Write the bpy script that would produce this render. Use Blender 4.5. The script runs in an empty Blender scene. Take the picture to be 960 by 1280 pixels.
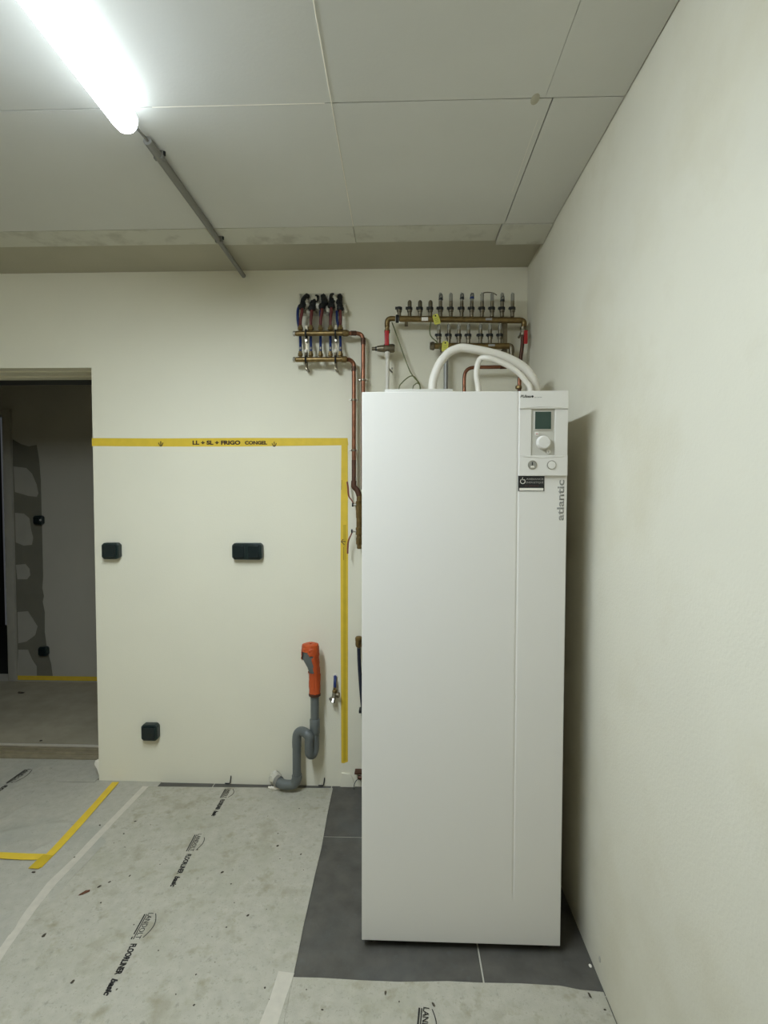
import bpy, bmesh, math, random
from mathutils import Vector, Matrix
random.seed(7)
PI = math.pi
D = bpy.data
COL = bpy.context.scene.collection
scn = bpy.context.scene

# ------------------------------------------------------------------ camera
CAM_H = 1.55
F_PX, YAW, PITCH, ROLL = 626.35, 0.0330, 0.0356, 0.0020
D2, W, HC = 2.6008, 0.6401, 2.6892          # back wall depth, right wall, ceiling
def cam_axes():
    cy, sy, cp, sp, cr, sr = math.cos(YAW), math.sin(YAW), math.cos(PITCH), math.sin(PITCH), math.cos(ROLL), math.sin(ROLL)
    f = Vector((-sy * cp, cy * cp, -sp)); r = Vector((cy, sy, 0)); u = r.cross(f)
    return cr * r + sr * u, -sr * r + cr * u, f
AR, AU, AF = cam_axes()
CAM = Vector((0, 0, CAM_H))
cd = D.cameras.new('camera'); cam = D.objects.new('camera', cd); COL.objects.link(cam)
cd.sensor_fit = 'HORIZONTAL'; cd.sensor_width = 36; cd.lens = 36 * F_PX / 960; cd.clip_start = 0.02; cd.clip_end = 60
m3 = Matrix((AR, AU, -AF)).transposed()
cam.matrix_world = Matrix.Translation(CAM) @ m3.to_4x4()
scn.camera = cam

# ------------------------------------------------------------------ world, exposure
wd = D.worlds.new('world'); scn.world = wd; wd.use_nodes = True
wd.node_tree.nodes['Background'].inputs[0].default_value = (0.9, 0.95, 1, 1)
wd.node_tree.nodes['Background'].inputs[1].default_value = 0.02
vs = scn.view_settings
vs.view_transform = 'Standard'; vs.look = 'None'; vs.gamma = 1; vs.use_curve_mapping = False
vs.exposure = 1.48
LAMP_STRENGTH = 120.0
LAMP_COL = (0.82, 0.95, 1.08)

# ------------------------------------------------------------------ pixel -> real plane
def ray(px, py):
    return (AF * F_PX + AR * (px - 480) - AU * (py - 640)).normalized()
def onY(px, py, Y):
    d = ray(px, py); return CAM + d * (Y / d.y)
def onX(px, py, X):
    d = ray(px, py); return CAM + d * (X / d.x)
def onZ(px, py, Z=0.0):
    d = ray(px, py); return CAM + d * ((Z - CAM_H) / d.z)
def bw(px, py, off=0.0):            # point standing 'off' metres in front of the back wall
    return onY(px, py, D2 - off)

# ------------------------------------------------------------------ materials
TUNED = {'wall_paint', 'wall_paint_stained', 'ceiling_board', 'ceiling_board_stained', 'fleece', 'fleece_grey', 'slate_tile', 'white_enamel', 'white_plastic', 'lit_diffuser'}
def warm(c): return (min(1, c[0] * 1.06), c[1] * .985, c[2] * .87)      # paints balanced for the cool daylight tubes
def mat(name, col, rough=0.6, metal=0.0, spec=0.5, var=0.0, scale=8.0, bump=0.0, bscale=200.0, col2=None, stain=None, emit=None, alpha=None, trans=0.0, coat=0.0):
    if name not in TUNED:
        col = warm(col); col2 = warm(col2) if col2 else None
    m = D.materials.new(name); m.use_nodes = True
    nt = m.node_tree; N = nt.nodes; L = nt.links
    b = N['Principled BSDF']
    b.inputs['Base Color'].default_value = (*col, 1); b.inputs['Roughness'].default_value = rough
    b.inputs['Metallic'].default_value = metal; b.inputs['Specular IOR Level'].default_value = spec
    b.inputs['Transmission Weight'].default_value = trans; b.inputs['Coat Weight'].default_value = coat
    tc = N.new('ShaderNodeTexCoord'); src = tc.outputs['Object']
    geo = N.new('ShaderNodeNewGeometry'); src = geo.outputs['Position']
    last = None
    if var or col2:
        n = N.new('ShaderNodeTexNoise'); n.inputs['Scale'].default_value = scale; n.inputs['Detail'].default_value = 5
        L.new(src, n.inputs['Vector'])
        r = N.new('ShaderNodeValToRGB'); r.color_ramp.elements[0].position = 0.3; r.color_ramp.elements[1].position = 0.7
        c2 = col2 or tuple(c * (1 - var) for c in col)
        r.color_ramp.elements[0].color = (*c2, 1); r.color_ramp.elements[1].color = (*col, 1)
        L.new(n.outputs['Fac'], r.inputs['Fac']); last = r.outputs['Color']
    if stain:
        for (sc, lo, hi, scol, amt) in stain:
            n = N.new('ShaderNodeTexNoise'); n.inputs['Scale'].default_value = sc; n.inputs['Detail'].default_value = 6; n.inputs['Roughness'].default_value = .6
            L.new(src, n.inputs['Vector'])
            r = N.new('ShaderNodeMapRange'); r.inputs['From Min'].default_value = lo; r.inputs['From Max'].default_value = hi; r.inputs['To Max'].default_value = amt
            L.new(n.outputs['Fac'], r.inputs['Value'])
            mx = N.new('ShaderNodeMix'); mx.data_type = 'RGBA'
            L.new(r.outputs['Result'], mx.inputs['Factor'])
            if last: L.new(last, mx.inputs['A'])
            else: mx.inputs['A'].default_value = (*col, 1)
            mx.inputs['B'].default_value = (*scol, 1); last = mx.outputs['Result']
    if last: L.new(last, b.inputs['Base Color'])
    if bump:
        n = N.new('ShaderNodeTexNoise'); n.inputs['Scale'].default_value = bscale; n.inputs['Detail'].default_value = 3
        L.new(src, n.inputs['Vector'])
        bp = N.new('ShaderNodeBump'); bp.inputs['Strength'].default_value = bump; bp.inputs['Distance'].default_value = 0.002
        L.new(n.outputs['Fac'], bp.inputs['Height']); L.new(bp.outputs['Normal'], b.inputs['Normal'])
    if emit:
        b.inputs['Emission Color'].default_value = (*emit[0], 1); b.inputs['Emission Strength'].default_value = emit[1]
    return m
M = {}
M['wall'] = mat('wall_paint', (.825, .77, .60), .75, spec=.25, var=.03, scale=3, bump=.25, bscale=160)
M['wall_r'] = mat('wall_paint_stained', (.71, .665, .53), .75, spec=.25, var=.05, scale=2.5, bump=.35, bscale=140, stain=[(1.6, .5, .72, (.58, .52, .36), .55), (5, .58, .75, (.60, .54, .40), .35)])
M['ceil'] = mat('ceiling_board', (.66, .645, .58), .85, spec=.2, var=.03, scale=4, bump=.15, bscale=120)
M['ceil_st'] = mat('ceiling_board_stained', (.63, .61, .51), .85, spec=.2, var=.04, scale=4, bump=.15, bscale=120, stain=[(9, .52, .7, (.36, .33, .25), .5)])
M['strip'] = mat('raw_ceiling', (.45, .45, .385), .85, spec=.2, var=.06, scale=5, bump=.15)
M['filler'] = mat('white_joint_filler', (.84, .84, .80), .8, spec=.2)
M['grout'] = mat('grout', (.50, .50, .46), .9, spec=.2)
M['tile'] = mat('slate_tile', (.112, .102, .085), .5, spec=.45, col2=(.068, .063, .052), scale=14, bump=.25, bscale=90, stain=[(26, .58, .75, (.13, .135, .13), .4), (3, .5, .7, (.10, .105, .10), .5)])
M['fleece'] = mat('fleece', (.49, .455, .36), .95, spec=.1, var=.12, scale=30, bump=.6, bscale=420, stain=[(130, .58, .72, (.24, .23, .18), .55), (38, .60, .72, (.22, .21, .16), .5), (3.2, .50, .72, (.33, .32, .22), .55), (14, .55, .72, (.27, .24, .14), .6), (6, .56, .68, (.30, .27, .18), .5)])
M['fleece_b'] = mat('fleece_grey', (.48, .448, .36), .95, spec=.1, var=.12, scale=30, bump=.6, bscale=420, stain=[(120, .58, .72, (.24, .23, .18), .5), (36, .62, .72, (.22, .21, .17), .4), (3, .5, .72, (.32, .32, .27), .6)])
M['ctape'] = mat('translucent_white_tape', (.56, .55, .50), .5, spec=.4, var=.1, scale=40)
M['yellow'] = mat('yellow_masking_tape', (.74, .55, .055), .6, spec=.3, var=.10, scale=25, bump=.2)
M['yellow2'] = mat('yellow_masking_tape_overlap', (.56, .42, .035), .6, spec=.3, var=.10, scale=25, bump=.2)
M['ink'] = mat('brown_ink', (.06, .035, .02), .8)
M['print'] = mat('grey_print', (.035, .035, .035), .9, spec=.1)
M['debris'] = mat('debris', (.06, .05, .035), .9)
M['leaf'] = mat('reddish_debris', (.12, .05, .025), .9)
M['white'] = mat('white_enamel', (.74, .70, .625), .42, spec=.5, bump=.08, bscale=500)
M['white2'] = mat('white_plastic', (.73, .69, .615), .4, spec=.5)
M['panelgrey'] = mat('grey_plastic', (.50, .51, .49), .5)
M['lcd'] = mat('lcd_glass', (.035, .065, .055), .25, spec=.3)
M['logo'] = mat('grey_logo', (.28, .29, .28), .5)
M['black'] = mat('black_plastic', (.012, .013, .013), .5)
M['sticker'] = mat('black_sticker', (.012, .012, .013), .4)
M['stxt'] = mat('sticker_white', (.75, .75, .73), .5)
M['stxt2'] = mat('sticker_grey', (.33, .33, .33), .5)
M['sred'] = mat('sticker_red', (.10, .03, .03), .5)
M['chrome'] = mat('chrome', (.42, .42, .40), .38, metal=1)
M['nickel'] = mat('nickel', (.24, .22, .17), .42, metal=1, var=.3, scale=60)
M['brass'] = mat('brass', (.26, .19, .085), .42, metal=.85, var=.35, scale=50)
M['copper'] = mat('copper', (.34, .155, .095), .36, metal=.8, var=.35, scale=22, col2=(.17, .075, .045))
M['coppd'] = mat('tarnished_copper', (.12, .06, .04), .5, metal=.6, var=.3, scale=40)
M['red'] = mat('red_lever', (.42, .02, .02), .45)
M['redd'] = mat('rust_red_lever', (.20, .055, .035), .5)
M['redpipe'] = mat('red_pipe_sleeve', (.12, .022, .02), .5)
M['bluepipe'] = mat('blue_pipe_sleeve', (.012, .03, .15), .45)
M['insul'] = mat('black_foam_wrap', (.007, .008, .008), .7, bump=.6, bscale=90)
M['foil'] = mat('clear_plastic_foil', (.56, .56, .50), .35, spec=.6, bump=.8, bscale=60)
M['hose'] = mat('white_hose', (.74, .74, .71), .45, bump=.1)
M['pipew'] = mat('white_pipe', (.70, .70, .66), .4)
M['pipeg'] = mat('grey_alu_pipe', (.27, .28, .28), .4, metal=.4)
M['pvc'] = mat('grey_pvc', (.125, .145, .15), .42, spec=.5, var=.1, scale=20)
M['orange'] = mat('orange_tape', (.52, .085, .018), .42, spec=.5, bump=.8, bscale=80)
M['socket'] = mat('dark_socket', (.010, .022, .022), .35, spec=.5)
M['socket2'] = mat('dark_socket_lid', (.007, .015, .018), .25, spec=.5)
M['tag'] = mat('yellow_tag', (.62, .62, .11), .5)
M['greenw'] = mat('green_yellow_wire', (.13, .15, .04), .5)
M['conduit'] = mat('grey_conduit', (.20, .205, .20), .5)
M['wood'] = mat('pale_threshold', (.30, .27, .19), .6, var=.25, scale=20)
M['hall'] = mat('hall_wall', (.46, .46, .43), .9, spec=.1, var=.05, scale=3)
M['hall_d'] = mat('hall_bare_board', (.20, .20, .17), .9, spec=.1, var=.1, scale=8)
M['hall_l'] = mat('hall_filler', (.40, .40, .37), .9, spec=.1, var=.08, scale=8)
M['dark'] = mat('painted_dark_room', (.03, .032, .03), .9, spec=.05)  # near-black walls and floor: the far room's lack of light put into the colour
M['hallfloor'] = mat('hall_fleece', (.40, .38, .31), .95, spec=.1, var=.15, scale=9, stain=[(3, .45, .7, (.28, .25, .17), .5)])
M['clear'] = mat('clear_plastic', (.42, .43, .40), .2, trans=.35)
M['lampw'] = mat('lamp_body', (.75, .76, .76), .5)
M['tube'] = mat('lit_diffuser', (.9, .9, .9), .5, emit=(LAMP_COL, LAMP_STRENGTH))
_m = M['tube'].node_tree; _g = _m.nodes.new('ShaderNodeNewGeometry'); _s = _m.nodes.new('ShaderNodeSeparateXYZ')
_r = _m.nodes.new('ShaderNodeMapRange'); _m.links.new(_g.outputs['Normal'], _s.inputs[0]); _m.links.new(_s.outputs['Z'], _r.inputs['Value'])
_r.inputs['From Min'].default_value = 0; _r.inputs['From Max'].default_value = -1; _r.inputs['To Min'].default_value = 0; _r.inputs['To Max'].default_value = 1
_p = _m.nodes.new('ShaderNodeMath'); _p.operation = 'POWER'; _p.inputs[1].default_value = 6; _m.links.new(_r.outputs['Result'], _p.inputs[0])
_q = _m.nodes.new('ShaderNodeMath'); _q.operation = 'MULTIPLY_ADD'; _q.inputs[1].default_value = LAMP_STRENGTH; _q.inputs[2].default_value = LAMP_STRENGTH * .022; _m.links.new(_p.outputs[0], _q.inputs[0])
_m.links.new(_q.outputs[0], _m.nodes['Principled BSDF'].inputs['Emission Strength'])   # LEDs behind the diffuser face down
M['edge'] = mat('shadow_gap', (.05, .05, .045), .9)
M['darkblue'] = mat('dark_blue_hose', (.012, .016, .035), .5)

# ------------------------------------------------------------------ mesh helpers
class MB:
    def __init__(s): s.bm = bmesh.new()
    def box(s, a, b, bevel=0.0, rot=None, piv=None):
        bm = bmesh.new(); r = bmesh.ops.create_cube(bm, size=1)
        a = Vector(a); b = Vector(b); c = (a + b) / 2; d = b - a
        bmesh.ops.scale(bm, vec=(abs(d.x), abs(d.y), abs(d.z)), verts=bm.verts)
        if bevel: bmesh.ops.bevel(bm, geom=bm.edges[:], offset=bevel, segments=2, affect='EDGES', profile=.6)
        mtx = Matrix.Translation(c)
        if rot is not None: mtx = Matrix.Translation(c) @ rot.to_4x4()
        bmesh.ops.transform(bm, matrix=mtx, verts=bm.verts)
        s._merge(bm); return s
    def _merge(s, bm):
        me = D.meshes.new('t'); bm.to_mesh(me); s.bm.from_mesh(me); D.meshes.remove(me); bm.free()
    def cyl(s, p, q, r, r2=None, n=16, cap=True):
        p = Vector(p); q = Vector(q); d = q - p; bm = bmesh.new()
        bmesh.ops.create_cone(bm, cap_ends=cap, segments=n, radius1=r, radius2=r if r2 is None else r2, depth=d.length)
        mtx = Matrix.Translation((p + q) / 2) @ d.to_track_quat('Z', 'Y').to_matrix().to_4x4()
        bmesh.ops.transform(bm, matrix=mtx, verts=bm.verts); s._merge(bm); return s
    def sph(s, c, r, sc=(1, 1, 1), n=14):
        bm = bmesh.new(); bmesh.ops.create_uvsphere(bm, u_segments=n, v_segments=max(6, n // 2), radius=r)
        bmesh.ops.scale(bm, vec=sc, verts=bm.verts); bmesh.ops.translate(bm, vec=Vector(c), verts=bm.verts); s._merge(bm); return s
    def tube(s, pts, r, n=12, sub=6, smooth=True, wob=0.0):
        P = [Vector(p) for p in pts]
        R = r if isinstance(r, (list, tuple)) else [r] * len(P)
        if smooth and len(P) > 2:
            Q, RR = [], []
            for i in range(len(P) - 1):
                p0 = P[max(i - 1, 0)]; p1 = P[i]; p2 = P[i + 1]; p3 = P[min(i + 2, len(P) - 1)]
                for k in range(sub):
                    t = k / sub
                    Q.append(.5 * ((2 * p1) + (-p0 + p2) * t + (2 * p0 - 5 * p1 + 4 * p2 - p3) * t * t + (-p0 + 3 * p1 - 3 * p2 + p3) * t ** 3))
                    RR.append(R[i] * (1 - t) + R[i + 1] * t)
            Q.append(P[-1]); RR.append(R[-1]); P, R = Q, RR
        bm = s.bm; rings = []; nrm = None
        for i, p in enumerate(P):
            t = (P[min(i + 1, len(P) - 1)] - P[max(i - 1, 0)]).normalized()
            if nrm is None:
                nrm = t.orthogonal().normalized()
            nrm = (nrm - t * nrm.dot(t)).normalized(); bn = t.cross(nrm)
            rr = [R[i] * (1 + wob * random.uniform(-1, 1)) for _ in range(n)]
            rings.append([bm.verts.new(p + (nrm * math.cos(2 * PI * k / n) + bn * math.sin(2 * PI * k / n)) * rr[k]) for k in range(n)])
        for a, b in zip(rings[:-1], rings[1:]):
            for k in range(n): bm.faces.new((a[k], a[(k + 1) % n], b[(k + 1) % n], b[k]))
        bm.faces.new(rings[0][::-1]); bm.faces.new(rings[-1]); return s
    def lathe(s, base, axis, prof, n=20):          # prof: (radius, height)
        base = Vector(base); a = Vector(axis).normalized(); u = a.orthogonal().normalized(); v = a.cross(u); bm = s.bm
        rings = [[bm.verts.new(base + a * h + (u * math.cos(2 * PI * k / n) + v * math.sin(2 * PI * k / n)) * max(r, 1e-5)) for k in range(n)] for r, h in prof]
        for p, q in zip(rings[:-1], rings[1:]):
            for k in range(n): bm.faces.new((p[k], p[(k + 1) % n], q[(k + 1) % n], q[k]))
        bm.faces.new(rings[0][::-1]); bm.faces.new(rings[-1]); return s
    def prism(s, poly, ext):                       # polygon (3D points) pushed along ext
        bm = s.bm; e = Vector(ext); a = [bm.verts.new(Vector(p)) for p in poly]; b = [bm.verts.new(Vector(p) + e) for p in poly]
        bm.faces.new(a[::-1]); bm.faces.new(b); n = len(a)
        for i in range(n): bm.faces.new((a[i], a[(i + 1) % n], b[(i + 1) % n], b[i]))
        return s
    def build(s, name, m, parent=None, smooth=None, bevel=0.0, wn=True):
        bmesh.ops.recalc_face_normals(s.bm, faces=s.bm.faces[:])
        me = D.meshes.new(name); s.bm.to_mesh(me); s.bm.free()
        me.materials.append(M[m] if isinstance(m, str) else m)
        o = D.objects.new(name, me); COL.objects.link(o)
        if parent is not None:
            o.parent = parent; o.matrix_parent_inverse = Matrix.Translation(-parent_world(parent))
        if smooth is None or smooth:
            me.polygons.foreach_set('use_smooth', [True] * len(me.polygons)); me.set_sharp_from_angle(angle=math.radians(38))
        if bevel:
            md = o.modifiers.new('bevel', 'BEVEL'); md.width = bevel; md.segments = 2; md.limit_method = 'ANGLE'
        return o
def parent_world(p):
    return p.location.copy() if p.parent is None else Vector((0, 0, 0))   # parts keep world-space mesh coordinates
def tag(o, label, cat=None, group=None):
    o['label'] = label
    if cat: o['category'] = cat
    if group: o['group'] = group
    return o
def thing(name, loc, label, cat, group=None):
    o = D.objects.new(name, None); o.location = loc; o.empty_display_size = .05; COL.objects.link(o)
    return tag(o, label, cat, group)
def struct(o): o['kind'] = 'structure'; return o
def text(name, s, m, parent, origin, xdir, ydir, size, thick=.0004, width=None, bold=0.0, shear=0.0, spacing=1.0):
    """flat lettering: origin = start of the base line, xdir reading direction, ydir letter tops"""
    cu = D.curves.new(name, 'FONT'); cu.body = s; cu.size = 1; cu.offset = bold; cu.shear = shear; cu.space_character = spacing; cu.resolution_u = 3
    to = D.objects.new(name, cu); COL.objects.link(to)
    dg = bpy.context.evaluated_depsgraph_get(); me = D.meshes.new_from_object(to.evaluated_get(dg))
    D.objects.remove(to); D.curves.remove(cu)
    xs = [v.co.x for v in me.vertices]; x0, x1 = min(xs), max(xs)
    xd = Vector(xdir).normalized(); yd = Vector(ydir).normalized(); zd = xd.cross(yd)
    sx = size if width is None else width / (x1 - x0)
    for v in me.vertices:
        c = v.co.copy(); v.co = Vector(origin) + xd * (c.x - x0) * sx + yd * c.y * size + zd * (thick if True else 0)
    bm = bmesh.new(); bm.from_mesh(me); D.meshes.remove(me)
    r = bmesh.ops.extrude_face_region(bm, geom=bm.faces[:])
    bmesh.ops.translate(bm, vec=-zd * (thick * .9), verts=[g for g in r['geom'] if isinstance(g, bmesh.types.BMVert)])
    mb = MB(); mb.bm.free(); mb.bm = bm
    return mb.build(name, m, parent, smooth=False)

# ------------------------------------------------------------------ room shell
XL, YB = -3.6, -3.2
DX = -1.6229                                   # right edge of the doorway
DXL = -2.75
TH = 0.40                                      # thickness of the doorway wall
zl = bw(60, 460).z                             # soffit height
ZT = HC + .011
o = MB().box((XL - .3, YB - .3, -.16), (W + .3, 6.2, -.0025)).build('floor', 'grout', smooth=False); floor = struct(o)
o = MB().box((XL - .3, YB - .3, ZT), (W + .3, 6.2, ZT + .2)).build('ceiling', 'strip', smooth=False); ceiling = struct(o)
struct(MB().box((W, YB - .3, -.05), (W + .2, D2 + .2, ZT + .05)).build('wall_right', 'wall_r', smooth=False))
struct(MB().box((XL - .2, YB - .3, -.05), (XL, D2 + 1.5, ZT + .05)).build('wall_left', 'wall', smooth=False))
struct(MB().box((XL - .2, YB - .2, -.05), (W + .2, YB, ZT + .05)).build('wall_front', 'wall', smooth=False))
mb = MB().box((DX, D2, -.008), (W + .19, D2 + TH, ZT + .05)).box((XL - .1, D2, -.008), (DXL, D2 + TH, ZT + .05)).box((DXL, D2, zl), (DX, D2 + TH, ZT + .05))
wall_back = struct(mb.build('wall_back', 'wall', smooth=False))

# hall behind the doorway
HY = onZ(60, 851, 0).y
hx = onY(14, 700, HY).x
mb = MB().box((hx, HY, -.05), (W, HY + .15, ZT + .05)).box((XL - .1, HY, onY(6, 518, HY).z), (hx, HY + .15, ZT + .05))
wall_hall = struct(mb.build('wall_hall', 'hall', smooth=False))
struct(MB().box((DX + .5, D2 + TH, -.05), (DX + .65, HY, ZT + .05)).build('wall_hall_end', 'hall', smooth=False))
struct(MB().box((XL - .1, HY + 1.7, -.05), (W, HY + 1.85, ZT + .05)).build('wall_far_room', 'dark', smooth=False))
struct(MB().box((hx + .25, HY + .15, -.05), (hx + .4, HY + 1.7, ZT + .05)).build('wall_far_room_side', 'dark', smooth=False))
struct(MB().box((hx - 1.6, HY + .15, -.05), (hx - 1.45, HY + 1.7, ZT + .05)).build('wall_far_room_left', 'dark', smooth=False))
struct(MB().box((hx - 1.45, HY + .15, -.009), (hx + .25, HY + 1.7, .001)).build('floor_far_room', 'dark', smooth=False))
# door casing of the dark opening
mb = MB()
a = onY(5, 700, HY - .02).x; b = onY(17, 700, HY - .02).x
zt2 = onY(6, 516, HY).z
mb.box((hx - .03, HY - .025, 0), (b, HY + .16, zt2 + .02), .003)
struct(mb.build('trim_1', 'hall_l'))
# bare plasterboard strip with filler patches (flat layers on the hall wall)
def wallpoly(name, pts, m, parent, Y, t):
    mb = MB(); mb.prism([onY(x, y, Y) for x, y in pts], (0, -t, 0)); return mb.build(name, m, parent, smooth=False)
strip_pts = [(16, 549), (26, 555), (36, 558), (46, 556), (49, 575), (51, 600), (52, 640), (53, 680), (54, 720), (53, 735), (55, 745), (53.5, 752), (56, 765), (56, 790), (59, 812), (64, 830), (66, 846), (20, 846)]
wallpoly('bare_plasterboard', strip_pts, 'hall_d', wall_hall, HY - .0003, .002)
for pts in ([(17, 583), (33, 585), (40, 592), (46, 606), (48, 617), (46, 621), (36, 620), (19, 615)],
            [(19, 641), (30, 642), (37, 648), (39, 662), (41.5, 672), (40, 681), (30, 682), (20, 678)],
            [(20, 706), (32, 705), (37, 711), (38, 719), (34, 724), (22, 724)],
            [(22, 765), (35, 764), (41, 773), (47, 783), (44, 794), (33, 802), (23, 804)],
            [(23, 812), (35, 812), (40, 824), (46, 833), (46, 846), (22, 846)]):
    wallpoly('filler_patch', pts, 'hall_l', wall_hall, HY - .0023, .0025)
# head of the doorway: track rails and slot under the lintel
def Yz(py, z): return onZ(60, py, z).y
mb = MB()
y1, y2, y3, y4 = Yz(463.5, zl), Yz(466, zl), Yz(470, zl), Yz(473, zl)
mb.box((DXL + .002, y1, zl - .008), (DX - .002, y2, zl + .001)); mb.box((DXL + .002, y3, zl - .010), (DX - .002, y4, zl + .001))
struct(mb.build('trim_2', 'wall', bevel=.001))
struct(MB().box((DXL + .002, y4, zl - .004), (DX - .002, D2 + TH - .008, zl + .001)).build('trim_3', 'black', smooth=False))
struct(MB().box((DXL + .002, D2 + TH - .006, zl - .003), (DX - .002, D2 + TH + .006, zl + .02)).build('trim_4', 'hall_l', bevel=.001))
# threshold
yt0, yt1 = onZ(60, 949, 0).y, onZ(60, 931, 0).y
t = thing('door_threshold', (-2.2, (yt0 + yt1) / 2, 0), 'pale ridged threshold strip across the floor of the doorway', 'threshold')
MB().box((DXL + .002, yt0, -.009), (DX - .003, yt1, .010), .003).build('base_strip', 'wood', t)
for k in range(3):
    yy = yt0 + (yt1 - yt0) * (.25 + .27 * k)
    MB().box((DXL + .002, yy - .006, .0095), (DX - .003, yy + .006, .022), .002).build('ridge', 'ctape' if k == 2 else 'wood', t)

# ------------------------------------------------------------------ floor tiles (60 cm, dark slate)
gy = onZ(430, 1046, 0).y; gx = onZ(600, 1200, 0).x
xs = [gx + .63 - .63 * k for k in range(7)]; gy2 = onZ(550, 1238, 0).y; ys = [gy + (gy - gy2) * (1 - k) for k in range(5)]
cols = []
for i in range(6):
    for j in range(4):
        x1 = min(xs[i] - .0025, W); x0 = xs[i + 1] + .0025; y1 = min(ys[j] - .0025, D2 - .003 if x1 > DX else D2 + .1); y0 = ys[j + 1] + .0025
        if x0 > W or y1 - y0 < .02: continue
        MB().box((x0, y0, -.0095), (x1, y1, 0), .0008).build('tile', 'tile', floor, smooth=False)

# ------------------------------------------------------------------ ceiling boards
def cz(px, py): return onZ(px, py, HC)
sx = -.2054; c1 = cz(412, 129).y; c2 = cz(440, 283).y; ce = cz(300, 305).y; rx1 = cz(683, 118).x; rx2 = cz(628, 279).x
G = .0016
def board(x0, x1, y0, y1, m='ceil', drop=0.0, tilt=0.0):
    mb = MB(); bm = mb.bm
    mb.box((x0 + G, y0 + G, HC - drop), (x1 - G, y1 - G, ZT - .0005), .001)
    if tilt:
        for v in bm.verts:
            if v.co.z < HC + .004: v.co.z -= tilt * (v.co.y - y0) / (y1 - y0)
    return mb.build('ceiling_panel', m, ceiling, smooth=False)
for (xa, xb) in ((XL, -1.99), (-1.99, sx), (sx, rx1 + .0012), (rx1 - .0012, W - .001)):
    board(xa, xb, -.75, c1); board(xa, xb, YB, -.75)
for (xa, xb) in ((XL, -1.99), (-1.99, sx), (sx, rx2 + .01), (rx2 + .01, W - .001)):
    board(xa, xb, c1, c2)
xc = cz(258, 286).x
board(XL, xc, c2, ce, 'ceil_st'); board(xc, sx, c2, ce + .01, 'ceil_st'); board(sx, cz(626, 283).x, c2, ce + .004, 'ceil_st')
board(cz(626, 283).x + .002, W - .001, c2, ce + .015, 'ceil_st', .004, .010)
def bead(a, b, w=.0035):
    a = Vector(a); b = Vector(b); MB().tube([a, a.lerp(b, .3) + Vector((random.uniform(-1, 1) * .0006, 0, 0)), a.lerp(b, .7), b], w * .55, n=6, sub=3).build('joint_filler', 'filler', ceiling)
bead((sx, -.7, HC + .0005), (sx, c1, HC + .0005)); bead((sx, c1, HC + .0005), (sx, c2, HC + .0005), .0028); bead((cz(190, 134).x, c1, HC + .0005), (sx - .02, c1, HC + .0005), .0022)
bead(cz(640, 240) + Vector((0, 0, .0005)), cz(672, 150) + Vector((0, 0, .0005)), .0014)
# filler blob near the joint
p = cz(669, 124); MB().sph((p.x, p.y, HC), .016, (.8, 1.4, .07)).build('filler_blob', 'strip', ceiling)

# ------------------------------------------------------------------ protective fleece sheets on the floor
def sheet(name, left, right, m, z0, label, amp=.0015, nu=40, nv=70, ridges=()):
    """left/right: floor polylines of equal parameter, sheet spans between them"""
    def samp(pl, t):
        n = len(pl) - 1; f = t * n; i = min(int(f), n - 1); return pl[i].lerp(pl[i + 1], f - i)
    bm = bmesh.new(); g = []
    rnd = [(random.uniform(2, 7), random.uniform(2, 7), random.uniform(0, 6)) for _ in range(5)]
    for j in range(nv + 1):
        row = []
        for i in range(nu + 1):
            p = samp(left, j / nv).lerp(samp(right, j / nv), i / nu)
            h = sum(math.sin(a * p.x + b * p.y + c) for a, b, c in rnd) / 5
            h = max(0, h) * amp
            for (ra, rb, rh, rw) in ridges:
                e = rb - ra; t = max(0, min(1, ((p.x - ra.x) * e.x + (p.y - ra.y) * e.y) / (e.x * e.x + e.y * e.y)))
                dd = math.hypot(p.x - ra.x - e.x * t, p.y - ra.y - e.y * t)
                if dd < rw: h = max(h, rh * (1 - dd / rw) * (.35 + .65 * math.sin(PI * max(.05, min(.95, t)))))
            row.append(bm.verts.new((p.x, p.y, z0 + .0018 + h)))
        g.append(row)
    for j in range(nv):
        for i in range(nu): bm.faces.new((g[j][i], g[j][i + 1], g[j + 1][i + 1], g[j + 1][i]))
    r = bmesh.ops.extrude_face_region(bm, geom=bm.faces[:])
    for v in [q for q in r['geom'] if isinstance(q, bmesh.types.BMVert)]: v.co.z = z0
    mb = MB(); mb.bm.free(); mb.bm = bm
    o = mb.build(name, m, None); tag(o, label, 'floor covering'); return o
def fp(x, y, z=0.0): q = onZ(x, y, 0); return Vector((q.x, q.y, z))
seam = [(182.5, 984), (145, 1022), (117, 1052), (95, 1075), (65, 1105), (37, 1140), (5, 1187)]
seamf = [fp(*p) for p in seam]
d = (seamf[-1] - seamf[-2]).normalized(); seamf += [seamf[-1] + d * .35, seamf[-1] + d * .75]
redge = [(416, 986), (409, 1020), (402, 1060), (394, 1093), (387, 1125), (379, 1160), (372, 1196), (364, 1234)]
redgef = [fp(*p) for p in redge]; d = (redgef[-1] - redgef[-3]).normalized(); redgef.append(redgef[-1] + d * 1.0)
A = sheet('floor_sheet', seamf, redgef, 'fleece', .002, 'large stained light grey fleece sheet covering the floor in front of the sockets', nu=170, nv=170, ridges=[(fp(115, 1190), fp(166, 1171), .006, .018), (fp(15, 1225), fp(60, 1190), .005, .025), (fp(236, 1000), fp(262, 1060), .003, .03), (fp(330, 1000), fp(352, 1009), .006, .03), (fp(200, 1230), fp(260, 1262), .003, .03)])
lb = [Vector((XL + .02, p.y, 0)) for p in seamf]
rb = [p + Vector((.06, 0, 0)) for p in seamf]
lb[0].y = rb[0].y = onZ(300, 976, 0).y - .02
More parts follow.
